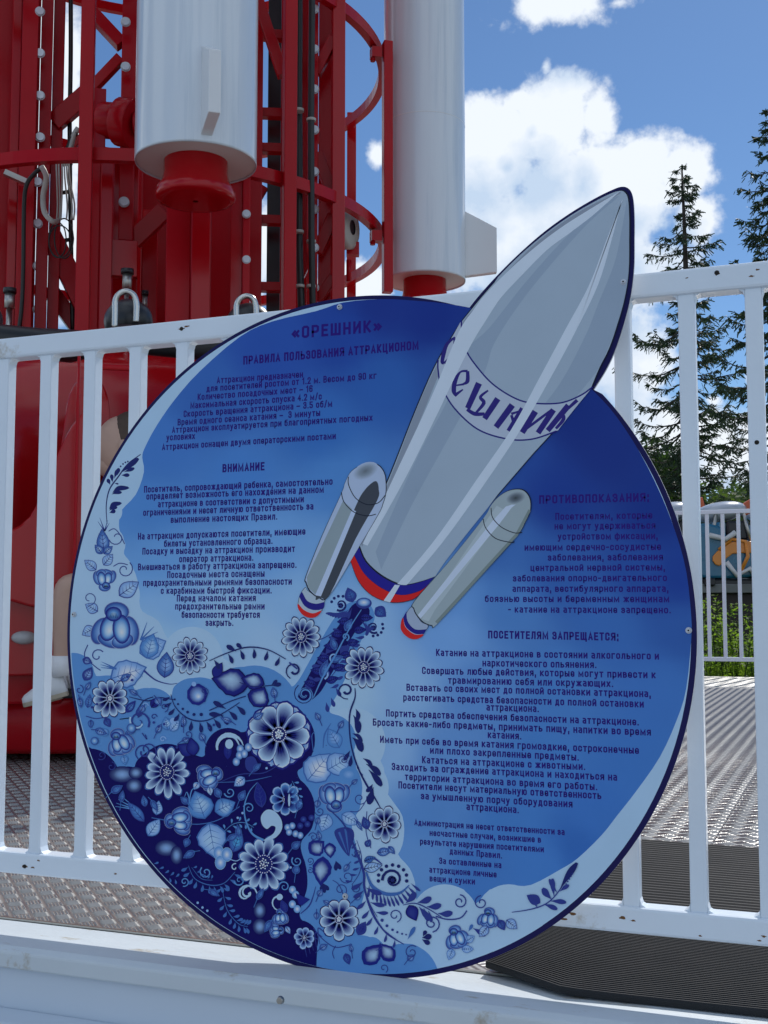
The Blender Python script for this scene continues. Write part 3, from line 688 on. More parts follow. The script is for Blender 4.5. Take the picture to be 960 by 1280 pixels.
# light flowers near the trail
F.daisy(377,796,23,13,0); 
rr = random.Random(4)
for x, y, a in ((108,862,-60),(172,868,-150),(176,890,-60),(120,912,20),(170,912,160),(196,916,-60),(228,926,-20),(196,872,60),(152,850,-30),(230,908,-90),(256,926,-120),(318,898,-30),(290,902,200),(344,872,-100),(100,872,80)):
    F.leaf(x, y, a, rr.uniform(10, 15), rr.uniform(6, 9), MID2, LT2, DK2); F.stroke([(x, y), (x-6*math.cos(rad(a)), y-6*math.sin(rad(a))+2)], .9, DK2, 1, sm=False)
for x, y, t in ((206,884,.9),(128,944,1.0),(140,958,-.9),(236,918,1.0),(100,862,-.9),(256,864,.9)): F.spiral(x, y, 1, 6, 60*t, t*1.2, 1.1, DK2)
for x, y in ((193,903),(199,908),(206,905),(262,910),(268,906),(160,846),(166,850),(222,934),(122,880),(116,884)): F.ell(x, y, 1.7, col=DK2, n=8, up=.3)
for x, y, r in ((165,910,6),(119,926,5)): F.ell(x, y, r, r, n=12, ramp=[(0, LT), (.6, MID), (1, DK2)])
F.done('flower_print', 'painted blue flowers and leaves along the left edge of the sign')
F = Art(10)
F.poly(spl([(440,757),(455,752),(462,768),(444,790),(426,822),(410,850),(398,868),(380,880),(372,872),(384,848),(398,822),(412,800),(428,778)], 4), NV)
F.leaf(430,800,-60,1,1)
F.poly([(432,770),(448,778),(430,806),(414,795)], NV); F.poly([(416,796),(408,810),(407,818),(420,812)], DK2)
F.poly([(424,808),(438,806),(436,814),(426,820)], DK2)
F.spiral(381,868,2,13,20,1.6,[2.0,5.5],MID); F.spiral(381,868,2,14,20,1.6,[.8,1.3],DK)
F.garland([(410,850),(420,838),(424,824)],3,8,4,DK2,0,1.2)
for x, y, a in ((398,838,170),(396,848,170),(394,832,175),(406,872,70),(400,878,80),(412,860,60)): F.drop(x+8, y, a, 12, 5, DK2)
for x, y, fl in ((426,756,1),(467,784,-1)):
    F.spiral(x, y, 2, 8, 90, 1.1*fl, [1, 3], DK)
    F.ell(x, y+1, 3.6, 3.6, DK2, n=10)
    for i in range(5): F.ell(x+2*math.cos(i*1.26), y+1+2*math.sin(i*1.26), 1, col=WH, n=6, up=0)
    for i in range(5):
        a = (200+i*28) if fl == 1 else (-20+i*28); F.ell(x+12*math.cos(rad(a)), y+11*math.sin(rad(a)), 1.9, col=DK, n=8, up=.3)
    for i in range(9):
        a = (110+i*9) if fl == 1 else (50+i*12); bx, by = (440, 760) if fl == 1 else (452, 776); F.drop(bx-fl*i*2.2, by+i*.9, a, 15, 3.2, DK2, 0, .1)
F.leaf(441,752,-110,18,14,DK2,MID2); F.leaf(470,760,40,16,14,DK2,MID2)
F.ell(455,754,10,7,DK2); F.ell(455,753,8,5,ramp=[(0,WH),(.6,LT2),(1,MID2)])
for i in range(8):
    x = 400+i*5.2; y = 862-i*10.5; F.drop(x-9, y, 200-i*3, 11, 4, DK2, .2, .3); F.drop(x+13, y-2, -10+i*3, 11, 4, DK2, -.2, .3)

for i in range(6):
    x = 402+i*8.4; y = 856-i*16; F.leaf(x-7, y, 195-i*4, 15, 9, NV2, DK2, NV); F.leaf(x+7, y-4, -20+i*4, 15, 9, NV2, DK2, NV)
F.spiral(404,842,1,7,0,1.2,[1,2.4],LT2); F.spiral(418,822,1,6,180,-1.2,[1,2.2],LT2); F.spiral(432,796,1,5,0,1.2,[1,2],MID)
F.leaf(402,846,-70,22,10,DK2,MID,MID2); F.leaf(414,826,-20,16,8,DK2,MID,MID2); F.leaf(420,812,-110,16,8,DK2,MID,MID2); F.leaf(432,788,-60,16,9,DK2,MID,MID2)
F.stroke([(392,872),(404,846),(420,818),(438,784),(452,762)],[1,2.4,1.6,1],MID)
F.daisy(455,834,24,13,12)
F.stroke([(444,800),(440,806),(444,812)],1,DK2); F.stroke([(415,792),(404,798),(396,800)],1,DK2)
F.spiral(433,863,3,11,150,-1.2,[3.2,1.2],DK); F.stroke([(444,860),(444,872),(438,890),(437,910),(440,935),(448,960),(458,980),(468,996),(476,1010)],[1,2.2,1.6,2,2.6,1],DK)
for x, y, a, l, w_, b_ in ((445,886,60,14,6,.3),(442,894,55,22,9,.3),(441,917,10,14,6,.5),(441,922,35,20,10,.3),(454,948,20,14,5,.3),(458,955,25,22,8,.2),(461,962,45,26,8,.1),(438,938,120,14,5,0),(440,944,100,14,5,0),(448,957,95,4,3,0),(452,966,80,4,3,0),(466,980,115,12,6,.2),(467,984,105,22,9,0)):
    F.drop(x, y, a, l, w_, DK, b_)
F.daisy(481,1030,20,9,6,NV2,LT,DK,1.08,.2)
F.leaf(460,1036,-110,16,10,DK2,MID2); F.leaf(458,1058,-60,10,8,DK2,MID); F.leaf(472,1066,-10,18,10,MID2,LT2); F.leaf(486,1058,50,12,7,MID2,LT2); F.stroke([(459,1014),(458,1040),(464,1060)],1,DK2)
F.leaf(457,1086,-50,1,1)
# peacock-like curl, right lower
F.stroke([(456,1078),(466,1072),(478,1080)],[1,3,1],DK2); F.leaf(456,1086,-12,22,12,LT2,LT,DK); F.leaf(456,1076,-20,14,8,MID2,MID2,DK)
F.spiral(491,1099,3,13,-60,-1.35,[1.6,3.6],DK); F.ell(491,1100,5,5,DK)
for i in range(7): F.ell(491+3.4*math.cos(i*.9), 1100+3.4*math.sin(i*.9), 1.2, col=WH, n=6, up=0)
F.k += 1
for i in range(9): a = 170+i*25; F.ell(491+18*math.cos(rad(a)), 1098+17*math.sin(rad(a)), 2.3, col=DK, n=8, up=.3)
F.stroke([(458,1090),(466,1108),(482,1117),(500,1116),(512,1106)],[2,5,4,1],MID2)
for i in range(13): t = i/12; F.drop(462+t*52, 1106+14*math.sin(math.pi*t)-2*t, 95-t*55, 15, 3, DK2, 0, .1)
# palm-like frond down to the bottom
F.stroke([(410,1010),(430,1030),(444,1060),(455,1090),(456,1110),(466,1140),(482,1165),(505,1180)],[1,2,3,3,2.4,2,1],DK2)
F.garland([(455,1100),(460,1128),(474,1156),(498,1176)], 8, 17, 5.5, DK2, 1, 1.4, 55, 9); F.garland([(455,1104),(462,1128),(472,1146)], 3, 22, 7, DK2, -1, 1, 45, 14)
for i, (x, y) in enumerate(((478,1150),(484,1157),(491,1162),(497,1165),(503,1167),(508,1168),(513,1168))): F.ell(x, y, 2.1-.2*i, col=DK2, n=8)
F.drop(510,1174,-60,18,5,MID2); F.spiral(494,1144,2,9,0,1.2,1.3,DK2); F.spiral(515,1190,2,9,200,1.3,1.1,DK2)
F.drop(528,1172,-10,12,7,DK); F.drop(528,1174,30,11,6,DK); F.drop(529,1170,-60,8,5,DK)
F.leaf(512,1132,65,20,15,NV2,DK2,NV,False)
F.garland([(504,1131),(520,1129),(536,1136),(552,1146)], 4, 18, 8, DK2, -1, 1.6, 25); F.drop(524,1133,50,20,7,DK2); F.drop(530,1135,70,17,6,DK2); F.drop(536,1138,75,15,5,DK2)
F.spiral(540,1154,2,11,-60,1.4,1.6,DK2); F.stroke([(545,1145),(560,1149),(576,1147),(584,1138)],1.6,DK2); F.spiral(575,1127,2,9,20,-1.3,1.5,DK2); F.spiral(602,1128,2,9,160,1.3,1.4,DK2)
F.rose(571,1170,15,-15); F.leaf(583,1176,-30,12,9,LT2,LT,MID2); F.leaf(578,1186,0,14,9,LT2,LT,MID2); F.leaf(566,1186,110,14,10,LT2,LT,MID2); F.drop(592,1160,30,18,7,DK2); F.drop(586,1164,-60,10,4,MID2)
F.rose(611,1146,13,10); F.leaf(624,1150,60,14,10,DK2,MID2); F.leaf(634,1150,40,16,12,LT2,LT,DK2); F.leaf(610,1158,130,16,11,LT2,LT,DK2)
F.stroke([(640,1140),(665,1136),(685,1128),(700,1112),(712,1090)],[.8,1.6,1.4,1],DK2)
for x, y, a, l, w_ in ((700,1112,-62,40,8),(693,1120,-100,22,6),(697,1116,-125,20,5),(690,1124,-135,18,8),(700,1114,-40,14,5),(688,1126,0,20,6),(680,1130,15,18,6),(672,1134,-120,14,6)): F.drop(x, y, a, l, w_, DK2 if l < 30 else DK, .08)
for i in range(6): F.ell(706+i*2.0, 1108-i*3.2, 1.1, col=DK2, n=6, up=0)
F.leaf(675,1128,-150,18,12,DK2,DK2)
F.done('flower_print', 'painted flowers and curls below the rocket and along the lower edge')
# navy zone and the strip of mid blue beside it
F = Art(12)
F.daisy(349,918,38,9,4,NV2,LT,NV2,1.03,.22,True)
F.daisy(209,965,26,13,4,NV2,LT,MID2,1.2,.33); F.daisy(330,1080,31,13,7,NV2,LT,MID2,1.05,.33)
for x, y, rx, ry in ((153,968,13,8),(170,966,7,6),(168,982,8,7),(208,1060,11,8),(221,1069,6,9),(325,1138,6,8),(325,1158,7,8)): F.fuzz(x, y, rx*1.3, ry*1.3)
F.rose(264,970,16,70); F.leaf(248,978,120,10,8,LT2,WH,MID2); F.leaf(262,984,80,10,7,LT,WH,MID2)
F.leaf(285,948,-90,22,9,NV2,DK2,NV2); F.leaf(256,1022,-110,34,30,MID,LT,MID2,True,.03); F.leaf(270,1014,-25,26,22,MID,LT,MID2); F.leaf(262,1030,80,42,34,LT2,LT,MID2,True,.05)
F.leaf(275,1012,-160,1,1); F.stroke([(238,1004),(234,990),(230,1000)],[1.6,.4],MID); F.stroke([(236,1006),(240,988),(246,985)],[2,.4],MID)
F.rose(222,1026,17,-90); F.leaf(202,1016,-140,1,1); F.leaf(196,1018,-80,17,12,LT2,LT,MID2); F.leaf(186,1044,-55,24,16,LT2,LT,MID2)
for a in (190,200,212,225): F.stroke([(172,1012),(172+28*math.cos(rad(a)),1012+24*math.sin(rad(a)))], [2.4,.4], MID, 1)
F.leaf(180,1026,-130,30,12,MID2,MID,DK2); F.leaf(182,1008,-100,14,8,MID2,MID,DK2)
F.stroke([(190,1022),(225,1028),(250,1030),(275,1024),(300,1008)],1.1,MID2)
F.leaf(292,1064,-70,28,16,MID2,ink(70,150,205),DK2)
for x, y in ((274,1066),(276,1078),(284,1068)): F.ell(x, y, 7, 9, ramp=[(0,WH),(.5,LT2),(.9,MID),(1,LT)])
F.stroke([(284,1072),(296,1076),(304,1070)],1.1,LT2); F.spiral(294,1084,1,5,0,.8,1.4,LT)
F.spiral(258,1090,1,8,120,1.3,1.6,MID); F.spiral(231,1102,1,6,0,1.3,1.3,MID)
F.garland([(236,1082),(244,1098),(262,1106),(280,1104),(294,1090)], 11, 9, 4, MID2, 1, 1.3, 70); F.garland([(240,1084),(252,1098),(266,1100)], 6, 5, 2.4, MID2, -1, .8, 60)
F.garland([(278,1108),(284,1136),(298,1154),(310,1158)], 9, 8, 3.6, MID2, 0, 1, 50)
F.spiral(308,1118,3,15,40,.95,[1,3,1.4],LT); F.spiral(310,1116,2,8,-20,.8,[4,1.4],LT)
F.spiral(350,1126,4,13,-60,-.62,[2.6,1.2],LT); F.ell(350,1121,4,4,LT); F.rose(351,1145,10,0); F.rose(347,1163,9,90); F.leaf(358,1158,60,10,6,LT2,WH,MID2)
for x, y in ((366,1112),(370,1118),(366,1130),(372,1136)): F.ell(x, y, 4.5, 5, ramp=[(0,WH),(.6,LT2),(1,MID)])
F.leaf(358,1140,-110,16,9,NV2,DK2); F.poly([(370,1116),(388,1124),(378,1132),(374,1130)], NV2)
F.daisy(381,1172,12,8,10,NV2,LT2,LT2,1.08,.25)
F.spiral(286,935,14,19,170,.5,[2.5,6,1],LT); F.ell(287,930,5,6,LT); F.stroke([(300,932),(294,922),(284,921)],[1,3,1],LT)
F.daisy(357,999,17,8,0,NV2,MID,LT2,1.12,.2); F.ell(360,1000,4,10,NV,rad(-6)); F.ell(362,1000,1.4,8,LT)
F.spiral(340,1028,0,1,0,1,1,LT); F.poly(spl([(334,1012),(344,1014),(352,1024),(353,1036),(346,1046),(336,1050),(330,1050),(342,1042),(345,1034),(340,1032),(334,1036),(328,1030),(327,1020)],4), LT)
F.stroke([(330,1050),(316,1042),(308,1026),(306,1008),(312,990),(322,978)],[3,2.2,1.6,.5],MID)
F.leaf(328,1008,-100,30,14,NV2,NV2,DK2); F.leaf(284,958,-90,1,1); F.poly(spl([(308,948),(318,946),(324,960),(316,966),(308,960)],4), DK2)
F.stroke([(270,980),(300,968),(330,966),(350,955)],[.6,1.4,.8],DK2); F.stroke([(270,978),(310,976),(340,970)],[.6,1.2,.6],MID2)
for x, y in ((301,936),(311,934),(296,952),(300,944),(306,942)): F.ell(x, y, 4.6, 5.4, rad(20), rot=0, ramp=[(0,WH),(.5,LT2),(1,MID2)])
F.leaf(306,972,140,16,12,LT2,WH,MID2)
for x, y in ((360,1034),(366,1032),(362,1040),(376,1044),(370,1042)): F.ell(x, y, 4, 4.4, ramp=[(0,WH),(.5,LT2),(1,MID2)])
for x, y in ((380,1024),(385,1030),(376,1032),(390,1022)): F.ell(x, y, 4, 4, ramp=[(0,MID2),(.5,DK2),(1,NV2)])
rr = random.Random(6)
for x, y, a in ((140,990,-30),(152,1002,-80),(236,1048,110),(300,1000,-60),(276,996,-120),(366,1060,-40),(300,1046,-100),(372,1012,-70),(236,1004,-140),(190,1000,60),(244,1064,150),(322,1124,-60),(370,1092,-80),(285,1050,-30),(318,962,-40),(262,1112,30),(340,1150,120)):
    F.leaf(x, y, a, rr.uniform(11, 17), rr.uniform(6, 10), DK2, MID, MID2); F.stroke([(x, y), (x-8*math.cos(rad(a)), y-8*math.sin(rad(a))+3)], .9, MID2, 1, sm=False)
for x, y, t in ((300,1100,1.0),(150,1020,-1.0),(372,1076,1.1),(246,1140,.9),(312,1010,-1.0),(288,990,1.0),(172,1044,1.0),(356,1108,-1.0)): F.spiral(x, y, 1, 7, 60*t, t*1.3, [.8,1.8], MID)
F.garland([(280,1040),(292,1030),(306,1028),(318,1034)],5,6,2.6,MID,0,.9); F.garland([(190,1078),(206,1092),(222,1098)],5,6,2.6,MID2,0,.9); F.garland([(366,976),(372,990),(372,1004)],4,6,2.6,MID,0,.9)
for x, y in ((178,1066),(184,1072),(190,1076),(248,1128),(254,1134),(260,1138),(304,1016),(298,1022),(358,1080),(364,1084),(140,1004),(334,960),(340,956)): F.ell(x, y, 1.6, col=LT2, n=8, up=.3)
F.done('flower_print', 'light painted flowers on the navy lower left of the sign')
F = Art(12)
F.leaf(385,975,-50,42,34,LT2,WH,MID2,True,.05); F.leaf(372,972,-160,1,1); F.leaf(410,962,-30,32,28,LT2,LT,MID2,True,.03); F.leaf(408,932,-110,1,1); F.leaf(424,934,-120,26,18,MID,LT2,MID2)
F.stroke([(404,935),(406,918),(414,904)],[1,2.2,.8],MID2); F.stroke([(392,940),(390,920),(394,915)],1,MID2)
F.ell(436,968,12,9,ramp=[(0,LT2),(.6,MID),(1,MID)])
F.rose(418,998,19,180); F.leaf(410,1018,110,22,18,LT2,LT,MID2); F.leaf(428,1018,30,24,16,LT2,LT,MID2); F.spiral(450,998,1,9,90,-1.3,1.1,DK2); F.stroke([(438,1014),(448,1014),(456,1004)],1,DK2)
F.poly(spl([(418,1040),(428,1034),(440,1036),(443,1046),(438,1062),(436,1070),(426,1058)],4), DK2); F.stroke([(424,1040),(434,1066)],[3,.6],MID2,1,sm=False); F.stroke([(432,1036),(436,1066)],[3,.6],MID2,1,sm=False)
for x, y, a, l, w_ in ((388,1066,-40,22,20),(412,1054,85,18,14),(404,1072,95,34,22)): F.leaf(x, y, a, l, w_, NV2, LT, NV2, False, .06)
F.drop(420,1076,60,12,5,DK); F.drop(420,1076,90,12,5,DK); F.drop(404,1104,80,12,5,DK); F.drop(404,1104,50,11,5,DK); F.drop(404,1104,110,9,4,DK)
F.spiral(388,1076,1,5,0,1.3,1,DK2); F.spiral(388,1088,1,4,0,-1.3,1,DK2); F.spiral(434,1096,2,9,100,1.2,1.1,DK2); F.spiral(426,1112,2,8,0,1.1,1.1,DK2); F.stroke([(416,1100),(424,1106),(430,1120)],1,DK2)
F.garland([(446,1050),(452,1070),(450,1090),(440,1106)], 6, 9, 3, DK2, 1, 1.2)
F.stroke([(376,1142),(388,1130),(395,1108)],[1,1.8,.6],DK2)
F.daisy(424,1149,24,9,10,NV2,LT,DK,1.05,.2); F.ell(424,1149,25,25,MID,up=-9) if False else None
F.leaf(448,1168,-60,18,12,DK2,NV2); F.leaf(432,1192,70,14,9,DK2,MID2); F.leaf(406,1160,150,1,1)
for i in range(5): F.stroke([(408-i*5,1168+i*3),(398-i*4,1160+i*6),(400-i*4,1180+i*4)],[.8,1.4,.5],DK2)
F.stroke([(392,1160),(404,1174),(420,1184),(440,1180)],1.1,DK2); F.stroke([(420,1182),(416,1190),(418,1198)],1,DK2)
F.leaf(456,1204,-50,30,22,NV2,LT,NV2,False,.05); F.leaf(492,1200,-130,26,18,NV2,LT,NV2,False,.05); F.stroke([(475,1178),(478,1184),(470,1188)],1,DK2)
rr = random.Random(8)
for x, y, a in ((398,1000,100),(396,1030,-70),(440,980,-40),(446,1026,60),(400,1050,-100),(436,1080,120),(398,1120,-60),(444,1124,-30),(412,1130,-150),(400,1186,-30),(440,1190,-100),(510,1200,-40),(396,1140,90),(424,910,-60),(400,900,-120)):
    F.leaf(x, y, a, rr.uniform(9, 14), rr.uniform(5, 8), MID2, LT2, DK2); F.stroke([(x, y), (x-6*math.cos(rad(a)), y-6*math.sin(rad(a))+2)], .9, DK2, 1, sm=False)
for x, y, t in ((400,1014,1.0),(446,1110,1.1),(392,1046,-1.0),(446,1066,1.0),(430,950,-1),(480,1210,.8)): F.spiral(x, y, 1, 6, 60*t, t*1.3, 1.0, DK2)
F.done('flower_print', 'painted bell flower and berries on the mid blue strip')
# ---------- the rocket
GA, GB, GC, GD, GE = ink(138,160,190), ink(118,140,172), ink(129,151,181), ink(155,176,214), ink(112,128,156)
LN = ink(22,28,48)
def cut(shape_pts): return shape_pts
R_ = Art(230)
body = spl([(668,567),(608,637),(560,697),(544,720)],4,False)+spl([(544,721),(523,728),(501.6,731),(477,720),(457,702),(448.5,683)],4,False)+spl([(449,681),(486,596),(520,510),(547,450),(578,400)],5,False)
ni = spl([(578,400),(600,373),(624,346),(652,318),(684,291),(715,269),(744,252),(765,241.5),(777,238),(783,240),(787,248),(788.5,270),(788.5,300),(787.5,333),(783,369),(774,404),(763,436),(751,460),(741,484)],4,False)
full = ni+spl([(741,484),(700,532),(668,567)],3,False)[1:]+body[1:]
R_.poly(full, LN)
cx_, cy_ = 620, 500
inn = [(x+(cx_-x)*.006+(.9 if x < 620 else -.9), y+(cy_-y)*.004) for x, y in full]
R_.poly(inn, GC)
# darker flank left of the first highlight, and the shaded bands
def band(L_, c): R_.poly(spl(L_[0], 5, False)+spl(L_[1], 5, False)[::-1], c)
band(([(776,240),(728,263),(680,296),(640,334),(604,376),(580,401),(549,452),(522,510),(489,596),(452,680)],[(776,242),(735,268),(690,300),(650,342),(612,392),(585,420),(556,455),(528,520),(495,600),(453,684)]), GE)
band(([(770,246),(715,290),(660,350),(612,410),(582,440),(560,500),(528,560),(500,620),(470,690)],[(774,246),(735,280),(690,330),(650,380),(618,430),(604,470),(560,550),(516,630),(477,712)]), GB)
band(([(784,250),(777,290),(768,330),(748,380),(732,420),(700,480),(660,530)],[(786,262),(786.5,330),(782,368),(773,402),(761,434),(745,466),(700,520)]), GB)
# white text band round the body
bandp = spl([(577,401),(577,417),(583,438),(596,458),(616,480),(642,497),(665,504),(700,504),(725,495),(741,484)],4,False)+spl([(741,484),(718,512),(700,535)],3,False)+spl([(698,538),(666,548),(635,549),(598,537),(568,510),(552,482),(548,458)],4,False)+[(549,452)]
R_.poly(bandp, ink(142,160,192))
R_.stroke([(577,401),(578,417),(583,438),(596,458),(616,480),(642,497),(665,504),(700,504),(725,495),(741,484)], 1.9, ink(30,28,110))
R_.stroke([(548,450),(548,462),(552,482),(568,510),(598,537),(635,549),(666,549),(696,539)], 1.9, ink(30,28,110))
LC = ink(38,34,112)
def FX(p): return [(520+x/3.31, 220+y/3.31) for x, y in p]
for pts, w_ in (([(163,668),(128,700),(110,765),(118,775)],[2,4.6,3]),([(118,776),(150,740),(160,690),(158,668)],[3,2,2.5]),
   ([(182,732),(186,760),(170,790),(150,800)],[2,4.5,2]),([(130,830),(128,812)],[2,2.6]),
   ([(215,808),(185,812),(163,850),(158,890),(168,912)],[3,2,5,5,2]),([(215,808),(214,850),(195,862)],[3.6,4.5,1.5]),([(163,868),(200,862)],[1.6,2.4]),([(162,908),(196,884)],[4,1.4]),
   ([(262,858),(215,962)],[7,6]),([(212,966),(245,985),(285,985)],[3.4,4.4,3.4]),([(300,888),(268,915),(282,940),(250,980)],[1.8,3.4,4.2,2.4]),([(340,922),(285,1005)],[6.6,6]),
   ([(400,948),(332,1040)],[7,6.4]),([(395,985),(425,975),(440,965)],[3,2,1.5]),([(442,962),(384,1056)],[5.4,5]),([(396,990),(408,1030)],[3,3.4]),
   ([(494,974),(440,1062)],[7.4,6.6]),([(445,1056),(500,1015),(560,970)],[2.6,3,2.6]),([(570,968),(506,1064)],[6.4,6]),
   ([(632,950),(546,1054)],[6.6,5.6]),([(606,985),(668,928)],[2.4,4]),([(600,975),(612,1005),(580,1046)],[3,4.2,3])):
    R_.stroke(FX(pts), [v_*1.15 for v_ in w_], LC, .3, sm=len(pts) > 2)
R_.k += 1
# highlights, running over band and lettering
HL = ink(162,182,224)
band(([(776,239),(731,266),(700,286),(671,308),(640,335),(609,366),(592,388),(574,415),(548,477),(528,522),(493,596),(454,680)],[(768,246),(741,270),(712,292),(685,312),(655,342),(627,372),(607,402),(590,430),(565,480),(545,522),(506,600),(460,682)]), HL)
band(([(779,250),(760,296),(737,356),(706,414),(676,470),(640,536),(596,600),(540,680),(478,751)],[(777,252),(766,296),(748,356),(720,414),(690,470),(652,536),(606,605),(552,680),(490,753)]), HL)
R_.done('rocket_print', 'printed pale grey rocket with blue lettered band')
T = Art(270)
T.poly(spl([(448.5,683),(457,702),(477,720),(501.6,731),(523,728),(544,721)],4,False)+spl([(544,721),(537,729),(528,740),(516,750),(491,753.6),(466,745),(448.5,727),(438,700)],4,False)+[(443,690)], LN)
T.poly(spl([(449,684),(457.5,702.5),(477,720.5),(501.6,731.5),(523,728.5),(543,721.5)],4,False)+spl([(537,729),(526,738),(501.6,743.5),(477,734.5),(455.6,716.5),(443.6,693.5)],4,False), ink(30,28,132))
T.poly(spl([(537,729.3),(526,738.5),(501.6,744),(477,735),(455.6,717),(443.2,694)],4,False)+spl([(438.8,701),(449,726.3),(466,744.3),(491,752.8),(516,749.2),(528,739.4)],4,False), ink(172,30,34))
T.poly([(494,731),(500.5,731.5),(488,753),(480,751)], HL)
# left booster
def boost(art, outline, cols, hood, lines, smoke, cup):
    art.poly(outline, LN); mx_ = sum(p[0] for p in outline)/len(outline); my_ = sum(p[1] for p in outline)/len(outline)
    art.poly([(x+(mx_-x)*.022, y+(my_-y)*.012) for x, y in outline], cols[0])
GX = lambda p: [(360+x/2.824, 550+y/2.824) for x, y in p]
lb = GX(spl([(300,82),(325,90),(343,115),(349,150),(348,190),(338,225),(322,262),(240,400),(145,553),(110,558),(78,535),(64,505),(64,480),(120,340),(190,188),(203,150),(225,110),(262,88)], 4))
cupo = GX(spl([(62,520),(44,545),(37,575),(38,595),(55,617),(80,628),(105,620),(122,600),(130,575),(131,556),(100,550),(70,530)], 4))
T.poly(cupo, LN); T.poly([(x+(390-x)*.03, y+(752-y)*.03) for x, y in cupo], GA)
T.poly(GX(spl([(41,552),(60,585),(90,600),(124,596),(131,575)],4,False)+spl([(128,572),(100,578),(70,568),(52,538),(44,545)],4,False)), ink(30,28,120))
T.poly(GX(spl([(37,578),(58,600),(90,612),(120,602),(104,622),(80,628),(55,618),(38,596)], 4)), ink(172,34,38))
boost(T, lb, [ink(140,162,202)], None, None, None, None)
T.poly(GX([(196,215),(228,245),(120,500),(98,545),(72,520),(68,485)]), ink(116,136,156))
T.poly(GX(spl([(300,150),(316,148),(322,175),(316,215),(240,350),(150,545),(118,557),(100,555),(160,430),(240,235),(270,180)], 4)), ink(54,62,78))
T.poly(GX([(228,245),(242,252),(118,552),(98,548)]), ink(150,172,215))
T.ell(360+275/2.824, 550+110/2.824, 17, 10, rot=rad(-25), n=20, ramp=[(0, ink(84,98,118)), (.5, ink(108,126,152)), (1, ink(140,162,202))])
for pts in ([(215,130),(216,160),(240,205),(280,228),(320,222),(345,195)],[(190,185),(200,220),(235,255),(280,268),(312,262)]): T.stroke(GX(pts), 1.1, LN, .4)
T.k += 1
# right booster
cup2 = GX(spl([(442,588),(418,612),(402,640),(401,668),(418,690),(442,702),(466,698),(482,680),(497,655),(470,640)], 4))
T.poly(cup2, LN); T.poly([(x+(518-x)*.03, y+(780-y)*.03) for x, y in cup2], ink(128,148,184))
T.poly(GX(spl([(420,605),(424,640),(450,668),(490,668)],4,False)+spl([(482,684),(450,684),(418,660),(408,626)],4,False)), ink(30,28,120))
T.poly(GX(spl([(408,628),(416,660),(448,686),(480,686),(464,700),(440,703),(416,690),(400,668),(401,642)], 4)), ink(172,34,38))
rbp = GX(spl([(820,172),(845,184),(859,212),(858,250),(840,290),(810,340),(700,462),(530,648),(508,656),(478,645),(455,620),(444,596),(446,570),(560,440),(690,278),(720,228),(745,200),(780,178)], 4))
T.poly(rbp, LN); mx_ = 589; my_ = 700
T.poly([(x+(mx_-x)*.016, y+(my_-y)*.012) for x, y in rbp], ink(126,146,166))
T.poly(GX([(738,232),(775,252),(520,600),(498,640),(474,632),(486,600)]), ink(140,160,182)); T.poly(GX([(812,222),(790,240),(745,300),(470,630),(460,618),(720,290),(770,235)]), ink(158,178,214))
T.poly(GX([(850,245),(858,250),(812,338),(700,460),(530,648),(520,642),(690,455),(805,330)]), ink(100,118,128))
T.ell(360+805/2.824, 550+205/2.824, 13, 8, rot=rad(-15), n=20, ramp=[(0, ink(50,60,72)), (.5, ink(84,98,118)), (1, ink(128,148,170))])
for pts in ([(718,240),(724,275),(755,308),(800,328),(828,326)],[(690,278),(700,312),(735,348),(790,362),(800,358)]): T.stroke(GX(pts), 1.1, LN, .4)
T.done('booster_print', 'two small printed boosters with blue and red nozzle cups')
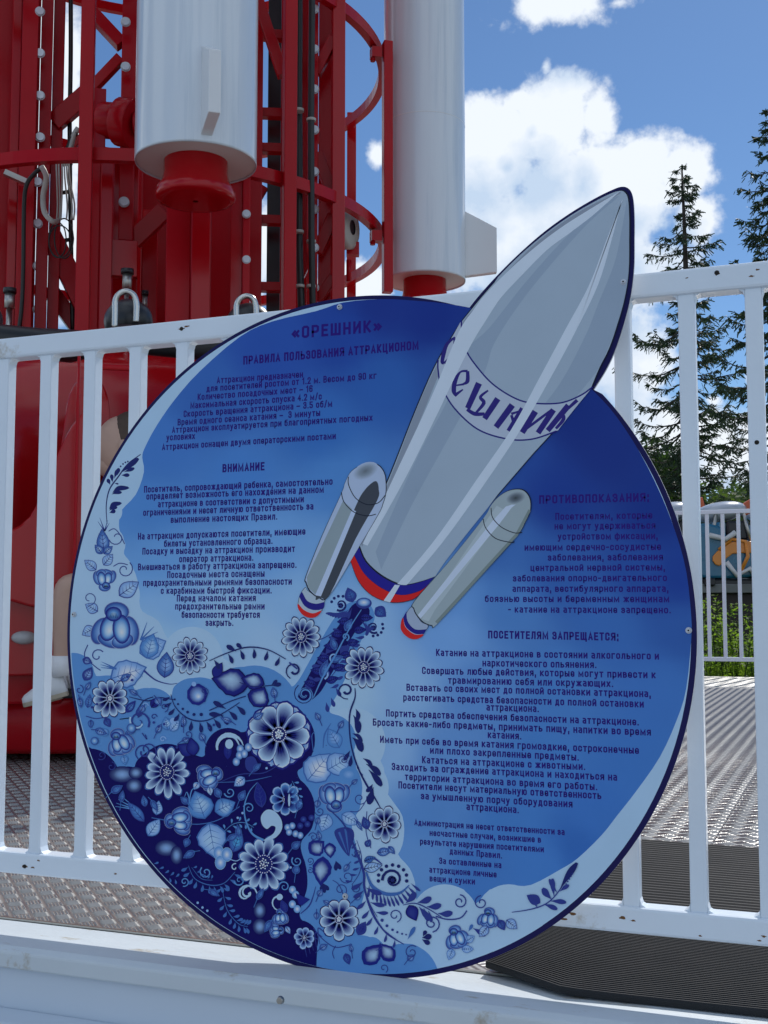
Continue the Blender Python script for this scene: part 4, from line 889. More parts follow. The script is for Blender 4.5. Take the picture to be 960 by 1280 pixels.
# ---------- lettering
lines = [
 ('«ОРЕШНИК»',364,424,478,414.5,15.5,1),('ПРАВИЛА ПОЛЬЗОВАНИЯ АТТРАКЦИОНОМ',304,456,523.6,437,11,1),
 ('Аттракцион предназначен',271,479.5,379,472,8.5,0),('для посетителей ростом от 1.2 м. Весом до 90 кг',258,490,471,473.5,8.5,0),
 ('Количество посадочных мест – 16',247,500.5,391,490,8.5,0),('Максимальная скорость спуска 4.2 м/с',238,511,402.5,499.5,8.5,0),
 ('Скорость вращения аттракциона – 3.5 об/м',229.5,521.6,415.5,508.6,8.5,0),('Время одного сеанса катания –  3 минуты',222,532,400.5,520,8.5,0),
 ('Аттракцион эксплуатируется при благоприятных погодных',215,541.5,466,526,8.5,0),('условиях',208,551,244,549,8.5,0),
 ('Аттракцион оснащен двумя операторскими постами',202.5,563,420,549,8.5,0),
 ('ВНИМАНИЕ',278,590.6,331,588,10.5,1),('Посетитель, сопровождающий ребенка, самостоятельно',180,616,416,606,8.8,0),
 ('определяет возможность его нахождения на данном',183,624.7,405,616,8.8,0),('аттракционе в соответствии с допустимыми',197.5,634.4,380,628,8.8,0),
 ('ограничениями и несет личную ответственность за',179,645,392,637,8.8,0),('выполнение настоящих Правил.',213.4,653.8,347,649.7,8.8,0),
 ('На аттракцион допускаются посетители, имеющие',172.5,674.7,382,668.4,8.8,0),('билеты установленного образца.',205,683.8,341,680,8.8,0),
 ('Посадку и высадку на аттракцион производит',178,693.4,369,690,8.8,0),('оператор аттракциона.',224,703,317,701,8.8,0),
 ('Вмешиваться в работу аттракциона запрещено.',172.5,713,371,710,8.8,0),('Посадочные места оснащены',209,722.7,331,721,8.8,0),
 ('предохранительными ремнями безопасности',179,732.7,365,731,8.8,0),('с карабинами быстрой фиксации.',201,742.5,340,742,8.8,0),
 ('Перед началом катания',221,752,320,751.6,8.8,0),('предохранительные ремни',219,762,331,762,8.8,0),('безопасности требуется',227,772.5,325,772.5,8.8,0),('закрыть.',257,782.5,292,782.5,8.8,0),
 ('ПРОТИВОПОКАЗАНИЯ:',673.7,629.8,812,627,10.8,1),('Посетителям, которые',694,650,815.7,648.3,9,0),('не могут удерживаться',693,662,819.6,661,9,0),('устройством фиксации,',697,675,822.6,674,9,0),
 ('имеющим сердечно-сосудистые',655.6,688.5,826.6,687.6,9,0),('заболевания, заболевания',684.6,701,829,700.5,9,0),('центральной нервной системы,',663,714,831.7,713.3,9,0),
 ('заболевания опорно-двигательного',641,727,834,726.5,9,0),('аппарата, вестибулярного аппарата,',640.5,740,836,740,9,0),('боязнью высоты и беременным женщинам',606,752.6,837,753,9,0),
 ('- катание на аттракционе запрещено.',635,765.8,839,766.8,9,0),
 ('ПОСЕТИТЕЛЯМ ЗАПРЕЩАЕТСЯ:',610,798,773.7,801,10,1),('Катание на аттракционе в состоянии алкогольного и',545,820,824,824.6,9.4,0),('наркотического опьянения.',603,833,746,835.3,9.4,0),
 ('Совершать любые действия, которые могут привести к',527.5,842.5,820,848,9.4,0),('травмированию себя или окружающих.',560,854.5,767,859,9.4,0),('Вставать со своих мест до полной остановки аттракциона,',508,863.5,814,871.7,9.4,0),
 ('расстегивать средства безопасности до полной остановки',504,876,805,884.5,9.4,0),('аттракциона.',608,888.3,674,890.3,9.4,0),('Портить средства обеспечения безопасности на аттракционе.',482.5,895.6,799,907,9.4,0),
 ('Бросать какие-либо предметы, принимать пищу, напитки во время',466,907,814,919.6,9.4,0),('катания.',609.6,922.5,652,924.5,9.4,0),('Иметь при себе во время катания громоздкие, остроконечные',475,928.5,799,942.5,9.4,0),
 ('или плохо закрепленные предметы.',537.5,942,724,951,9.4,0),('Кататься на аттракционе с животными.',527.5,954,732,962.7,9.4,0),('Заходить за ограждение аттракциона и находиться на',489.6,962.5,771.7,976,9.4,0),
 ('территории аттракциона во время его работы.',506,975,747,988,9.4,0),('Посетители несут материальную ответственность',498,985.5,752,999,9.4,0),('за умышленную порчу оборудования',526,999,716,1009.5,9.4,0),('аттракциона.',583,1012.5,649,1016.7,9.4,0),
 ('Администрация не несет ответственности за',518,1031.5,706,1044,8.2,0),('несчастные случаи, возникшие в',537,1044.7,676.6,1053.5,8.2,0),('результате нарушения посетителями',525,1055.5,680,1065.5,8.2,0),
 ('данных Правил.',562,1067.7,628,1073.3,8.2,0),('За оставленные на',549,1079.7,627,1085.3,8.2,0),('аттракционе личные',536.6,1090.7,621,1097,8.2,0),('вещи и сумки',537,1101.6,594,1105.8,8.2,0)]
M_ink = mat('lettering_ink', TX, .3, spec=.15)
# a condensed rounded sans drawn with strokes: name -> (width, [polylines]); a third value 1 rounds that corner
RING = [(.5,1),(1,1,1),(1,0,1),(0,0,1),(0,1,1),(.5,1)]
GL = {'А':(1.05,[[(0,0),(.5,1),(1,0)],[(.2,.28),(.8,.28)]]),'Б':(1,[[(.92,1),(0,1),(0,0),(1,0,1),(1,.56,1),(0,.56)]]),'В':(1,[[(0,.53),(0,1),(.92,1,1),(.92,.53,1),(0,.53)],[(0,.53),(1,.53,1),(1,0,1),(0,0),(0,.53)]]),
'Г':(.85,[[(0,0),(0,1),(1,1)]]),'Д':(1.15,[[(.2,0),(.26,1),(.82,1),(.82,0)],[(0,-.22),(0,0),(1,0),(1,-.22)]]),'Е':(.88,[[(1,1),(0,1),(0,0),(1,0)],[(0,.52),(.85,.52)]]),
'Ж':(1.55,[[(.5,0),(.5,1)],[(0,1),(.38,.5),(0,0)],[(1,1),(.62,.5),(1,0)],[(.38,.5),(.62,.5)]]),'З':(.95,[[(0,.78),(0,1,1),(.95,1,1),(.95,.53,1),(.35,.53)],[(.35,.53),(1,.53,1),(1,0,1),(0,0,1),(0,.22)]]),
'И':(1.02,[[(0,1),(0,0)],[(.02,.06),(.98,.94)],[(1,1),(1,0)]]),'Й':(1.02,[[(0,1),(0,0)],[(.02,.06),(.98,.94)],[(1,1),(1,0)],[(.25,1.3),(.75,1.3)]]),'К':(1,[[(0,0),(0,1)],[(0,.5),(.3,.5)],[(1,1),(.3,.5),(1,0)]]),
'Л':(1.05,[[(0,0),(.16,.12),(.24,1),(1,1),(1,0)]]),'М':(1.45,[[(0,0),(0,1),(.5,.12),(1,1),(1,0)]]),'Н':(1,[[(0,0),(0,1)],[(1,0),(1,1)],[(0,.5),(1,.5)]]),'О':(1,[RING]),'П':(1,[[(0,0),(0,1),(1,1),(1,0)]]),
'Р':(1,[[(0,0),(0,1),(1,1,1),(1,.42,1),(0,.42)]]),'С':(.95,[[(1,.72),(1,1,1),(0,1,1),(0,0,1),(1,0,1),(1,.28)]]),'Т':(.95,[[(0,1),(1,1)],[(.5,1),(.5,0)]]),'У':(1,[[(0,1),(.5,.35)],[(1,1),(.42,0),(.1,0)]]),
'Ф':(1.5,[[(.5,.85),(1,.85,1),(1,.15,1),(0,.15,1),(0,.85,1),(.5,.85)],[(.5,0),(.5,1)]]),'Х':(1.02,[[(0,0),(1,1)],[(0,1),(1,0)]]),'Ц':(1.12,[[(0,1),(0,0),(1,0),(1,-.24)],[(.84,1),(.84,0)]]),'Ч':(.95,[[(0,1),(0,.45,1),(1,.45)],[(1,1),(1,0)]]),
'Ш':(1.5,[[(0,1),(0,0),(1,0),(1,1)],[(.5,0),(.5,1)]]),'Щ':(1.62,[[(0,1),(0,0),(1,0),(1,-.24)],[(.46,0),(.46,1)],[(.92,1),(.92,0)]]),'Ь':(.98,[[(0,1),(0,0),(1,0,1),(1,.56,1),(0,.56)]]),'Ы':(1.35,[[(0,1),(0,0),(.66,0,1),(.66,.56,1),(0,.56)],[(1,0),(1,1)]]),
'Э':(.95,[[(0,.75),(0,1,1),(1,1,1),(1,0,1),(0,0,1),(0,.25)],[(.35,.5),(1,.5)]]),'Ю':(1.5,[[(0,0),(0,1)],[(0,.5),(.36,.5)],[(.68,1),(1,1,1),(1,0,1),(.36,0,1),(.36,1,1),(.68,1)]]),'Я':(1,[[(1,0),(1,1),(0,1,1),(0,.48,1),(1,.48)],[(.5,.48),(0,0)]]),
'а':(.92,[[(.08,1),(1,1,1),(1,0)],[(1,.56),(0,.56,1),(0,0,1),(1,0)]]),'б':(1,[[(1,1.36),(.1,1.3,1),(0,0,1),(1,0,1),(1,.92,1),(0,.92)]]),'е':(.95,[[(1,.2),(1,0,1),(0,0,1),(0,1,1),(1,1,1),(1,.46),(0,.46)]]),'р':(1,[[(0,-.4),(0,1),(1,1,1),(1,0,1),(0,0)]]),
'у':(1,[[(0,1),(.5,0)],[(1,1),(.32,-.42),(0,-.42)]]),'ф':(1.5,[[(.5,1),(1,1,1),(1,0,1),(0,0,1),(0,1,1),(.5,1)],[(.5,-.35),(.5,1.3)]]),
'0':(.95,[RING]),'1':(.55,[[(0,.78),(.8,1),(.8,0)]]),'2':(.95,[[(0,.75),(0,1,1),(1,1,1),(1,.6),(0,0),(1,0)]]),'3':(.95,[[(0,.78),(0,1,1),(.95,1,1),(.95,.53,1),(.35,.53)],[(.35,.53),(1,.53,1),(1,0,1),(0,0,1),(0,.22)]]),
'4':(1,[[(.78,0),(.78,1),(0,.3),(1,.3)]]),'5':(.95,[[(.95,1),(0,1),(0,.56),(1,.56,1),(1,0,1),(0,0,1),(0,.18)]]),'6':(.95,[[(1,.82),(1,1,1),(0,1,1),(0,0,1),(1,0,1),(1,.56,1),(0,.56)]]),'9':(.95,[[(0,.18),(0,0,1),(1,0,1),(1,1,1),(0,1,1),(0,.44,1),(1,.44)]]),
'.':(.1,[[(.4,.02),(.6,.02)]]),',':(.1,[[(.5,.09),(.3,-.28)]]),':':(.1,[[(.5,-.09),(.5,.09)],[(.5,.62),(.5,.8)]]),'–':(1.1,[[(0,.42),(1,.42)]]),'-':(.6,[[(0,.42),(1,.42)]]),'/':(.7,[[(0,-.1),(1,1.1)]]),
'«':(1.1,[[(.4,.85),(0,.5),(.4,.15)],[(1,.85),(.6,.5),(1,.15)]]),'»':(1.1,[[(0,.85),(.4,.5),(0,.15)],[(.6,.85),(1,.5),(.6,.15)]])}
def textline(s_, x0, y0, x1, y1, cap, bold):
    TH = .20 if bold else .18; XH = .76; GW = .30; strokes = []; cur = 0
    for ch in s_:
        if ch == ' ': cur += .30; continue
        up = ch in GL and (ch.upper() == ch); low = (ch.lower() == ch and ch.upper() != ch)
        wd, pl = GL[ch] if ch in GL else GL[ch.upper()]
        H = XH if low else 1.0
        if ch in '«»': H = .8
        W2 = wd*GW*(1.0 if not low else .94)
        for p_ in pl:
            q = [(cur+TH/2+a[0]*W2, TH/2+a[1]*(H-TH), len(a) > 2) for a in p_]; o = []
            for i, (x, y, r_) in enumerate(q):
                if r_ and 0 < i < len(q)-1:
                    for j in (-1, 1):
                        dx, dy = q[i+j][0]-x, q[i+j][1]-y; l = math.hypot(dx, dy) or 1; k = min(.085, l*.45)
                        o.append((x+dx/l*k, y+dy/l*k))
                else: o.append((x, y))
            strokes.append(o)
        cur += W2+TH+.075
    cur -= .075
    A0 = Vector(P(x0, y0, 14)); A1 = Vector(P(x1, y1, 14)); ex = A1-A0; ln = ex.length; ex.normalize()
    mid = ((x0+x1)/2, (y0+y1)/2); hz = (Vector(P(mid[0], mid[1]-cap, 14))-Vector(P(*mid, 14))).length
    ez = Vector((0, 0, 1)).lerp(Vector((-ex.z, 0, ex.x)), .5).normalized(); fxs = ln/cur
    q = MB()
    for si, o in enumerate(strokes):
        o = [(x*fxs, y*hz) for x, y in o]; m = len(o); h = TH*hz/2; vs = []
        for i, (x, y) in enumerate(o):
            n1 = n2 = None
            if i > 0: dx, dy = x-o[i-1][0], y-o[i-1][1]; l = math.hypot(dx, dy) or 1e-9; n1 = (-dy/l, dx/l)
            if i < m-1: dx, dy = o[i+1][0]-x, o[i+1][1]-y; l = math.hypot(dx, dy) or 1e-9; n2 = (-dy/l, dx/l)
            n1 = n1 or n2; n2 = n2 or n1; nx, ny = n1[0]+n2[0], n1[1]+n2[1]; l = math.hypot(nx, ny) or 1e-9; nx, ny = nx/l, ny/l
            k = h/max(.45, nx*n1[0]+ny*n1[1]); ext = 0
            vs += [(x+nx*k, y+ny*k), (x-nx*k, y-ny*k)]
        # square ends
        for (a, b_, i0) in ((0, 1, 0), (m-1, m-2, m-1)):
            dx, dy = o[a][0]-o[b_][0], o[a][1]-o[b_][1]; l = math.hypot(dx, dy) or 1e-9
            e_ = h*(1 if abs(dy) < 1e-9 or abs(dx) < 1e-9 else .8)
            if len(s_) and not (o[0] == o[-1]):
                for t_ in (0, 1): vx, vy = vs[2*i0+t_]; vs[2*i0+t_] = (vx+dx/l*e_, vy+dy/l*e_)
        q.add([A0+ex*x+ez*y+Vector((0, -3e-6*(si % 7), 0)) for x, y in vs], [(2*i, 2*i+1, 2*i+3, 2*i+2) for i in range(m-1)])
    return mk('lettering', q, M_ink, sign, fixn=False)
for l_ in lines: textline(*l_)
# ---------- fixing bolts
for x, y in ((425,384),(779.5,353),(861,788),(93,768),(432,1120),(575,391)):
    c_ = aty(x, y, SY)
    if x == 575: continue
    o_ = mk('fixing_bolt', MB().cyl((c_.x, SY-.0003, c_.z), (c_.x, SY-.0022, c_.z), .0042, .0040, 18).cyl((c_.x, SY-.0022, c_.z), (c_.x, SY-.0042, c_.z), .0030, .0024, 14), M_bolt, sign)
    mk('hex_socket', MB().cyl((c_.x, SY-.0042, c_.z), (c_.x, SY-.0043, c_.z), .0013, .0013, 6), M_hole, o_)
# ================================================================== the ride tower
def stand(px, row, D):                       # a plan position (x, y) seen at this direction and depth
    p = at(px, row, D); return p.x, p.y
def face(px): return YAW-math.atan((px-480)/FPX)   # rotation that turns a box squarely to the viewpoint's bearing
TX_, TY_ = stand(180, 560, 5.9)
tower = thing('ride_tower', 'tall red steel lattice tower with two white rocket tubes and bolted columns', 'ride tower', (TX_, TY_, 0))
def pbox(name, px0, px1, r0, r1, D, dep, m, parent=None, rot=None, bevel=.003, rr=300):
    X, Y = stand((px0+px1)/2, rr, D); z0, z1 = zrow(X, Y, r1), zrow(X, Y, r0); z0 = max(z0, .06)
    a = face((px0+px1)/2) if rot is None else rot; M = Matrix.Rotation(a, 3, 'Z')
    wd = (px1-px0)/FPX*D; c = Vector((X, Y, (z0+z1)/2))+M@Vector((0, dep/2, 0))
    return mk(name, MB().box(c, (wd, dep, z1-z0), M), m, parent or tower, bevel=bevel)
def bolts(parent, px, rows, D, r=.021):
    for row in rows:
        X, Y = stand(px, row, D); z = zrow(X, Y, row); M = Matrix.Rotation(face(px), 3, 'Z'); d = M@Vector((0, -1, 0)); p_ = Vector((X, Y, z))
        mk('bolt', MB().cyl(p_+d*.001, p_+d*.007, r, r, 18).cyl(p_+d*.007, p_+d*.013, r*.92, r*.8, 18), M_bolt, parent)
TOP = -1500
pbox('column', -70, 8, TOP, 900, 5.35, .16, M_redd); pbox('column', 9, 20, TOP, 900, 5.2, .10, M_red); pbox('column', 21.5, 41, TOP, 900, 5.1, .14, M_redd)
cA = pbox('column', 61, 75, TOP, 900, 5.28, .16, M_redd); fA = pbox('bolted_flange', 45.5, 60, TOP, 900, 5.2, .02, M_redd); bolts(fA, 50, (-38,15,67,120,172), 5.2); bolts(fA, 47, (228,280,333,387,440), 5.2)
cB = pbox('column', 148, 166, TOP, 300, 5.12, .12, M_redd); bolts(cB, 157, (-28,28,84), 5.12); bolts(cB, 155, (253,), 5.12, .023)
pbox('column', 113.5, 124, 195, 900, 4.98, .06, M_redd); pbox('column', 125.5, 140, 200, 900, 4.94, .05, M_red); pbox('column', 141, 172, 205, 900, 5.2, .10, M_red)
pbox('gusset_plate', 140, 172, 300, 345, 5.0, .05, M_red)
pbox('mast_core', 176, 318, TOP, 900, 6.25, .45, M_redd)
pbox('column', 178, 197, 262, 900, 5.3, .1, M_redd); pbox('column', 208, 238, 240, 900, 4.9, .13, M_redd); pbox('column', 239.5, 263, 240, 900, 4.86, .10, M_red)
pbox('column', 288, 303, 190, 900, 4.98, .12, M_red); fC = pbox('bolted_flange', 303.5, 312.5, 190, 900, 4.96, .02, M_redd); bolts(fC, 308, (213,268,325,380,436), 4.96, .018)
pbox('column', 311, 327, TOP, 900, 5.5, .10, M_redd); pbox('cable_duct', 333.5, 350, TOP, 900, 5.75, .12, M_black)
for r_ in (-60, 36, 134, 178, 268, 352): pbox('cross_bar', 318, 352, r_, r_+11, 5.6, .05, M_redd)
pbox('column', 373, 384, TOP, 900, 5.6, .10, M_redd); fD = pbox('bolted_flange', 385, 397, TOP, 900, 5.34, .02, M_redd); bolts(fD, 393, (-38,12,62,112,163,215,262,310,360), 5.34)
pbox('column', 397.5, 414, TOP, 900, 5.5, .05, M_redd); pbox('column', 415, 431, TOP, 900, 5.28, .17, M_red)
pbox('column', 433.5, 445, 140, 900, 6.7, .05, M_red)
for a_ in ((-75,42,TOP,5.62),(100,176,196,5.5),(264,312,262,5.6),(350,386,TOP,6.1),(398,431,TOP,5.62),(312,327,60,5.8),(166,178,TOP,5.9)): pbox('back_panel', a_[0], a_[1], a_[2], 900, a_[3], .02, M_redd)
pbox('pipe', 127, 137, -900, 110, 5.4, .04, M_redd) if False else None
def brace(px0, r0, px1, r1, D, wpx, dep, m=None, parent=None, name='brace'):
    a = at(px0, r0, D); b = at(px1, r1, D); ax = (b-a); ln = ax.length; ax.normalize(); fwd = Matrix.Rotation(face((px0+px1)/2), 3, 'Z')@Vector((0, 1, 0)); side = ax.cross(fwd).normalized(); fwd = side.cross(ax)
    M = Matrix((ax, fwd, side)).transposed(); return mk(name, MB().box((a+b)/2+fwd*dep/2, (ln, dep, wpx/FPX*D), M), m or M_redd, parent or tower, bevel=.003)
for b_ in ((108,5,152,52,5.2,15,.06),(110,112,150,70,5.22,12,.06),(66,152,112,112,5.3,22,.06),(60,215,100,170,5.35,10,.05),(62,290,108,385,5.3,26,.05),(100,-60,152,-105,5.2,14,.06),(66,-40,110,-90,5.3,18,.06),(62,360,120,440,5.4,20,.05),
           (319,-14,354,92,5.45,13,.06),(396,190,417,243,5.42,15,.05),(396,315,417,268,5.42,15,.05),(375,345,397,300,5.5,10,.04),(395,90,417,45,5.42,12,.05),(290,300,330,232,5.7,10,.05),(165,300,205,262,5.15,22,.05),(396,375,417,345,5.42,12,.05)): brace(*b_)
# motor block near the hoop
mx0 = at(126, 146, 4.95)
pbox('motor_bracket', 113.5, 129, 110, 190, 4.95, .12, M_red); hsg = Matrix.Rotation(face(140), 3, 'Z')@Vector((1, 0, 0))
mk('motor', MB().cyl(at(128, 150, 5.02), at(149, 152, 5.0), .075, .075, 24).cyl(at(149, 152, 5.0), at(168, 155, 4.98), .10, .10, 24).cyl(at(168, 155, 4.98), at(172, 155, 4.98), .05, .05, 16), M_redd, tower, bevel=.004)
# hoops
HR = (Vector((*stand(479, 300, 5.86),))-Vector((TX_, TY_))).length
def circ_pt(px, r):                                  # nearer point of the circle round the tower on this bearing
    d = ray(px, 300); d2 = Vector((d.x, d.y)).normalized(); o = Vector((CAM.x-TX_, CAM.y-TY_)); b = o.dot(d2); disc = max(0, b*b-o.length_squared+r*r)
    t = -b-math.sqrt(disc); return CAM.x+d2.x*t, CAM.y+d2.y*t
nx_, ny_ = circ_pt(130, HR); zh = zrow(nx_, ny_, 193)
for k, z in enumerate((zh, zh+.90, zh+1.80, zh+2.7)):
    h = .026; mk('guard_hoop', MB().lathe([(HR-.03, z-h), (HR+.008, z-h), (HR+.008, z+h), (HR-.03, z+h), (HR-.03, z-h)], (TX_, TY_, 0), 120, smooth=False), M_redd, tower)
for px, r0, r1 in ((105, TOP, 520), (361, TOP, 520), (483.5, 53, 366)):
    X, Y = circ_pt(px if px < 470 else 479, HR+.035); z0, z1 = max(.3, zrow(X, Y, r1)), zrow(X, Y, r0); M = Matrix.Rotation(face(px)+(.25 if px != 105 else -.1), 3, 'Z')
    if px > 470: X += RT.x*.02; Y += RT.y*.02
    wd = 17/FPX*4.75 if px < 470 else .044
    hp = mk('hoop_post', MB().box((X, Y, (z0+z1)/2), (wd, .05, z1-z0), M), M_redd, tower, bevel=.003)
    if px > 470:
        for k in range(2): mk('clamp', MB().box((X-.055*RT.x, Y-.055*RT.y, zh+.9*k-.06), (.05, .05, .05), M).cyl((X-.07*RT.x, Y-.07*RT.y, zh+.9*k-.10), (X-.07*RT.x, Y-.07*RT.y, zh+.9*k-.03), .012), M_redd, hp)
# the roller beside the right column
rc = at(433.5, 285, 5.6); sx = (RT*.93-FW*.36).normalized()
rl = mk('roller', MB().lathe([(.035, -.03), (.085, -.03), (.10, -.02), (.10, .02), (.085, .03), (.035, .03)], rc, 28, sx.to_track_quat('Z', 'Y').to_matrix()), mat('beige_roller', (.42,.40,.36), .6, var=.2), tower)
mk('hub', MB().cyl(rc-sx*.026, rc+sx*.026, .050, .050, 20), M_black, rl)
mk('roller_bracket', MB().box(at(441, 312, 5.65), (.06, .05, .06), Matrix.Rotation(face(440), 3, 'Z')).cyl(at(436, 325, 5.6), at(436, 352, 5.6), .012), M_redd, tower)
# white rocket tubes
def booster(px, brow, D, R, fin_dir):
    X, Y = stand(px, brow, D); zb = zrow(X, Y, brow); o = Vector((X, Y, 0))
    t = mk('rocket_tube', MB().lathe([(R-.004, zb+.004), (R, zb), (R+.0015, zb+.01), (R+.0015, 7.6), (R*.8, 8.4), (.02, 9.2)], o, 72), M_gloss, tower, origin=(X, Y, 0))
    mk('bottom_plate', MB().lathe([(R-.004, zb+.006), (.08, zb+.010), (.01, zb+.010)], o, 48), M_under, t)
    n0 = R*.53; mk('nozzle', MB().lathe([(n0, zb+.012), (n0*1.0, zb-.04), (n0*1.08, zb-.075), (n0*1.22, zb-.10), (n0*1.25, zb-.125), (n0*1.20, zb-.135), (n0*.98, zb-.14), (.01, zb-.14)], o, 48), M_red, t)
    f = Vector(fin_dir).normalized(); s = Vector((-f.y, f.x, 0)); zz = zb+.035; th = .042
    prof = [(R-.012, .325), (R+.155, .235), (R+.155, .012), (R-.012, -.01)]
    mk('fin', MB().prism([o+f*a+s*(-th/2)+Vector((0, 0, zz+b)) for a, b in prof], s*th), M_gloss_flat, t, bevel=.003)
    for zs in (2.9, 4.1, 5.3, 6.5): mk('seam', MB().lathe([(R+.0016, zs), (R+.0030, zs+.002), (R+.0016, zs+.004)], o, 64), M_gloss_flat, t)
    return t
booster(245, 206, 4.45, .2235, RT*.33-Vector((FW.x, FW.y, 0)))
booster(531, 353, 5.9, .200, RT)
# cables and hoses
def cable(name, pts, r, m, D=None): return mk(name, MB().tube([at(*p) for p in spl3(pts)], r, 6), m, tower)
def spl3(pts, n=5):
    m = len(pts); out = []
    for i in range(m-1):
        p0, p1, p2, p3 = pts[max(i-1, 0)], pts[i], pts[i+1], pts[min(i+2, m-1)]
        for k in range(n):
            t = k/n; out.append(tuple(.5*((2*p1[j])+(-p0[j]+p2[j])*t+(2*p0[j]-5*p1[j]+4*p2[j]-p3[j])*t*t+(-p0[j]+3*p1[j]-3*p2[j]+p3[j])*t**3) for j in range(3)))
    return out+[tuple(pts[-1])]
cable('hose', [(54,208,5.0),(42,218,5.0),(33,232,5.0),(30,260,5.02),(29,340,5.05),(26,395,5.05),(18,440,5.05)], .009, M_cable)
cable('hose', [(52,208,4.98),(58,222,4.98),(54,245,5.0),(56,266,5.0),(66,277,5.0),(72,276,5.05)], .012, M_cablew)
for i, (x0, x1) in enumerate(((70,72),(73,75),(77,77),(80,84),(83,90),(86,93))): cable('wire', [(x0,190,5.1),(x0+1,222,5.08),(x1,255,5.1),(x1-1,275,5.1)], .0035, M_cablew)
for cx, cy, rx, ry in ((72,300,11,22),(80,298,12,25),(75,302,14,20)): cable('wire_loop', [(cx+rx*math.cos(a*.7), cy+ry*math.sin(a*.7), 5.12) for a in range(10)], .003, M_cable)
for pts in ([(88,-80,5.35),(88.5,60,5.35),(87,150,5.35)],[(87,150,5.35),(88,260,5.35),(91,420,5.35)]): cable('cable', pts, .010, M_cable)
for z in (205,240,300,326): mk('cable_clip', MB().box(at(84, z, 5.33), (.05, .012, .014)), M_cable, tower)
cable('cable', [(82,205,5.2),(88,185,5.2),(92,170,5.2),(98,160,5.2)], .012, M_cablew); cable('cable', [(79,205,5.2),(84,188,5.2),(89,174,5.2),(96,166,5.2)], .010, M_cable)
cable('hose', [(374,-300,5.25),(374,-20,5.25),(373.5,120,5.25),(374,200,5.22),(374,300,5.22),(377,390,5.2)], .017, M_cable); cable('hose', [(389,-300,5.2),(390,-20,5.2),(389,120,5.2),(389,200,5.18),(389.5,300,5.18),(391,390,5.2)], .015, M_cable)
for px, row in ((374,138),(389,150),(374,290),(389,302),(375,358),(389,358)): p = at(px, row, 5.2); mk('cable_tie', MB().cyl(p-Vector((0,0,.006)), p+Vector((0,0,.006)), .021, .021, 12), M_cablew, tower)
mk('steel_bracket', MB().box(at(20, 222, 5.05), (.10, .03, .022), Matrix.Rotation(face(20), 3, 'Z')@Matrix.Rotation(.35, 3, 'Y')), M_steel, tower)
def rod(px, r0, D, r=.017):
    a = at(px, r0, D); b = Vector((a.x, a.y, .9)); o_ = mk('piston_rod', MB().cyl(a, b, r*.72, r*.72, 20), M_chrome, tower)
    mk('collar', MB().cyl(a+Vector((0,0,.03)), a-Vector((0,0,.03)), r*1.15, r*1.15, 20), M_steel, o_); mk('cylinder_head', MB().cyl(a+Vector((0,0,.05)), a+Vector((0,0,.03)), r*1.5, r*1.5, 20), M_black, o_)
rod(159, 352, 4.75); rod(12, 376, 4.75); rod(181, 378, 5.1, .010)
# ================================================================== the gondola with its seats
gon = thing('ride_gondola', 'glossy red ring of ride seats with black pads and steel handles', 'ride seats', (TX_, TY_, .02))
mk('base_drum', MB().lathe([(1.2, .03), (1.86, .03), (1.88, .05), (1.88, .20), (1.86, .22), (1.2, .23)], (TX_, TY_, 0), 72), M_redd, gon)
mk('inner_shell', MB().lathe([(1.0, .23), (1.30, .23), (1.36, .30), (1.38, .7), (1.37, 1.15), (1.33, 1.42), (1.22, 1.52), (.8, 1.54)], (TX_, TY_, 0), 72), M_shell, gon)
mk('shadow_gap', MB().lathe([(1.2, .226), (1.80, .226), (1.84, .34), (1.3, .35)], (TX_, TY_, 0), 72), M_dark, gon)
for x0, x1, r0, r1, D_, dp, m_ in ((6,22,560,640,3.84,.04,M_steel),(66,70,455,700,3.80,.012,M_redd),(100,104,440,720,3.78,.012,M_redd),(118,170,455,462,3.78,.02,M_redd)): pbox('recess' if m_ is M_dark else 'trim_rib', x0, x1, r0, r1, D_, dp, m_, gon, bevel=.006)
def smooth(P_, n=5): return [Vector(q_) for q_ in spl3([tuple(p_) for p_ in P_], n)]
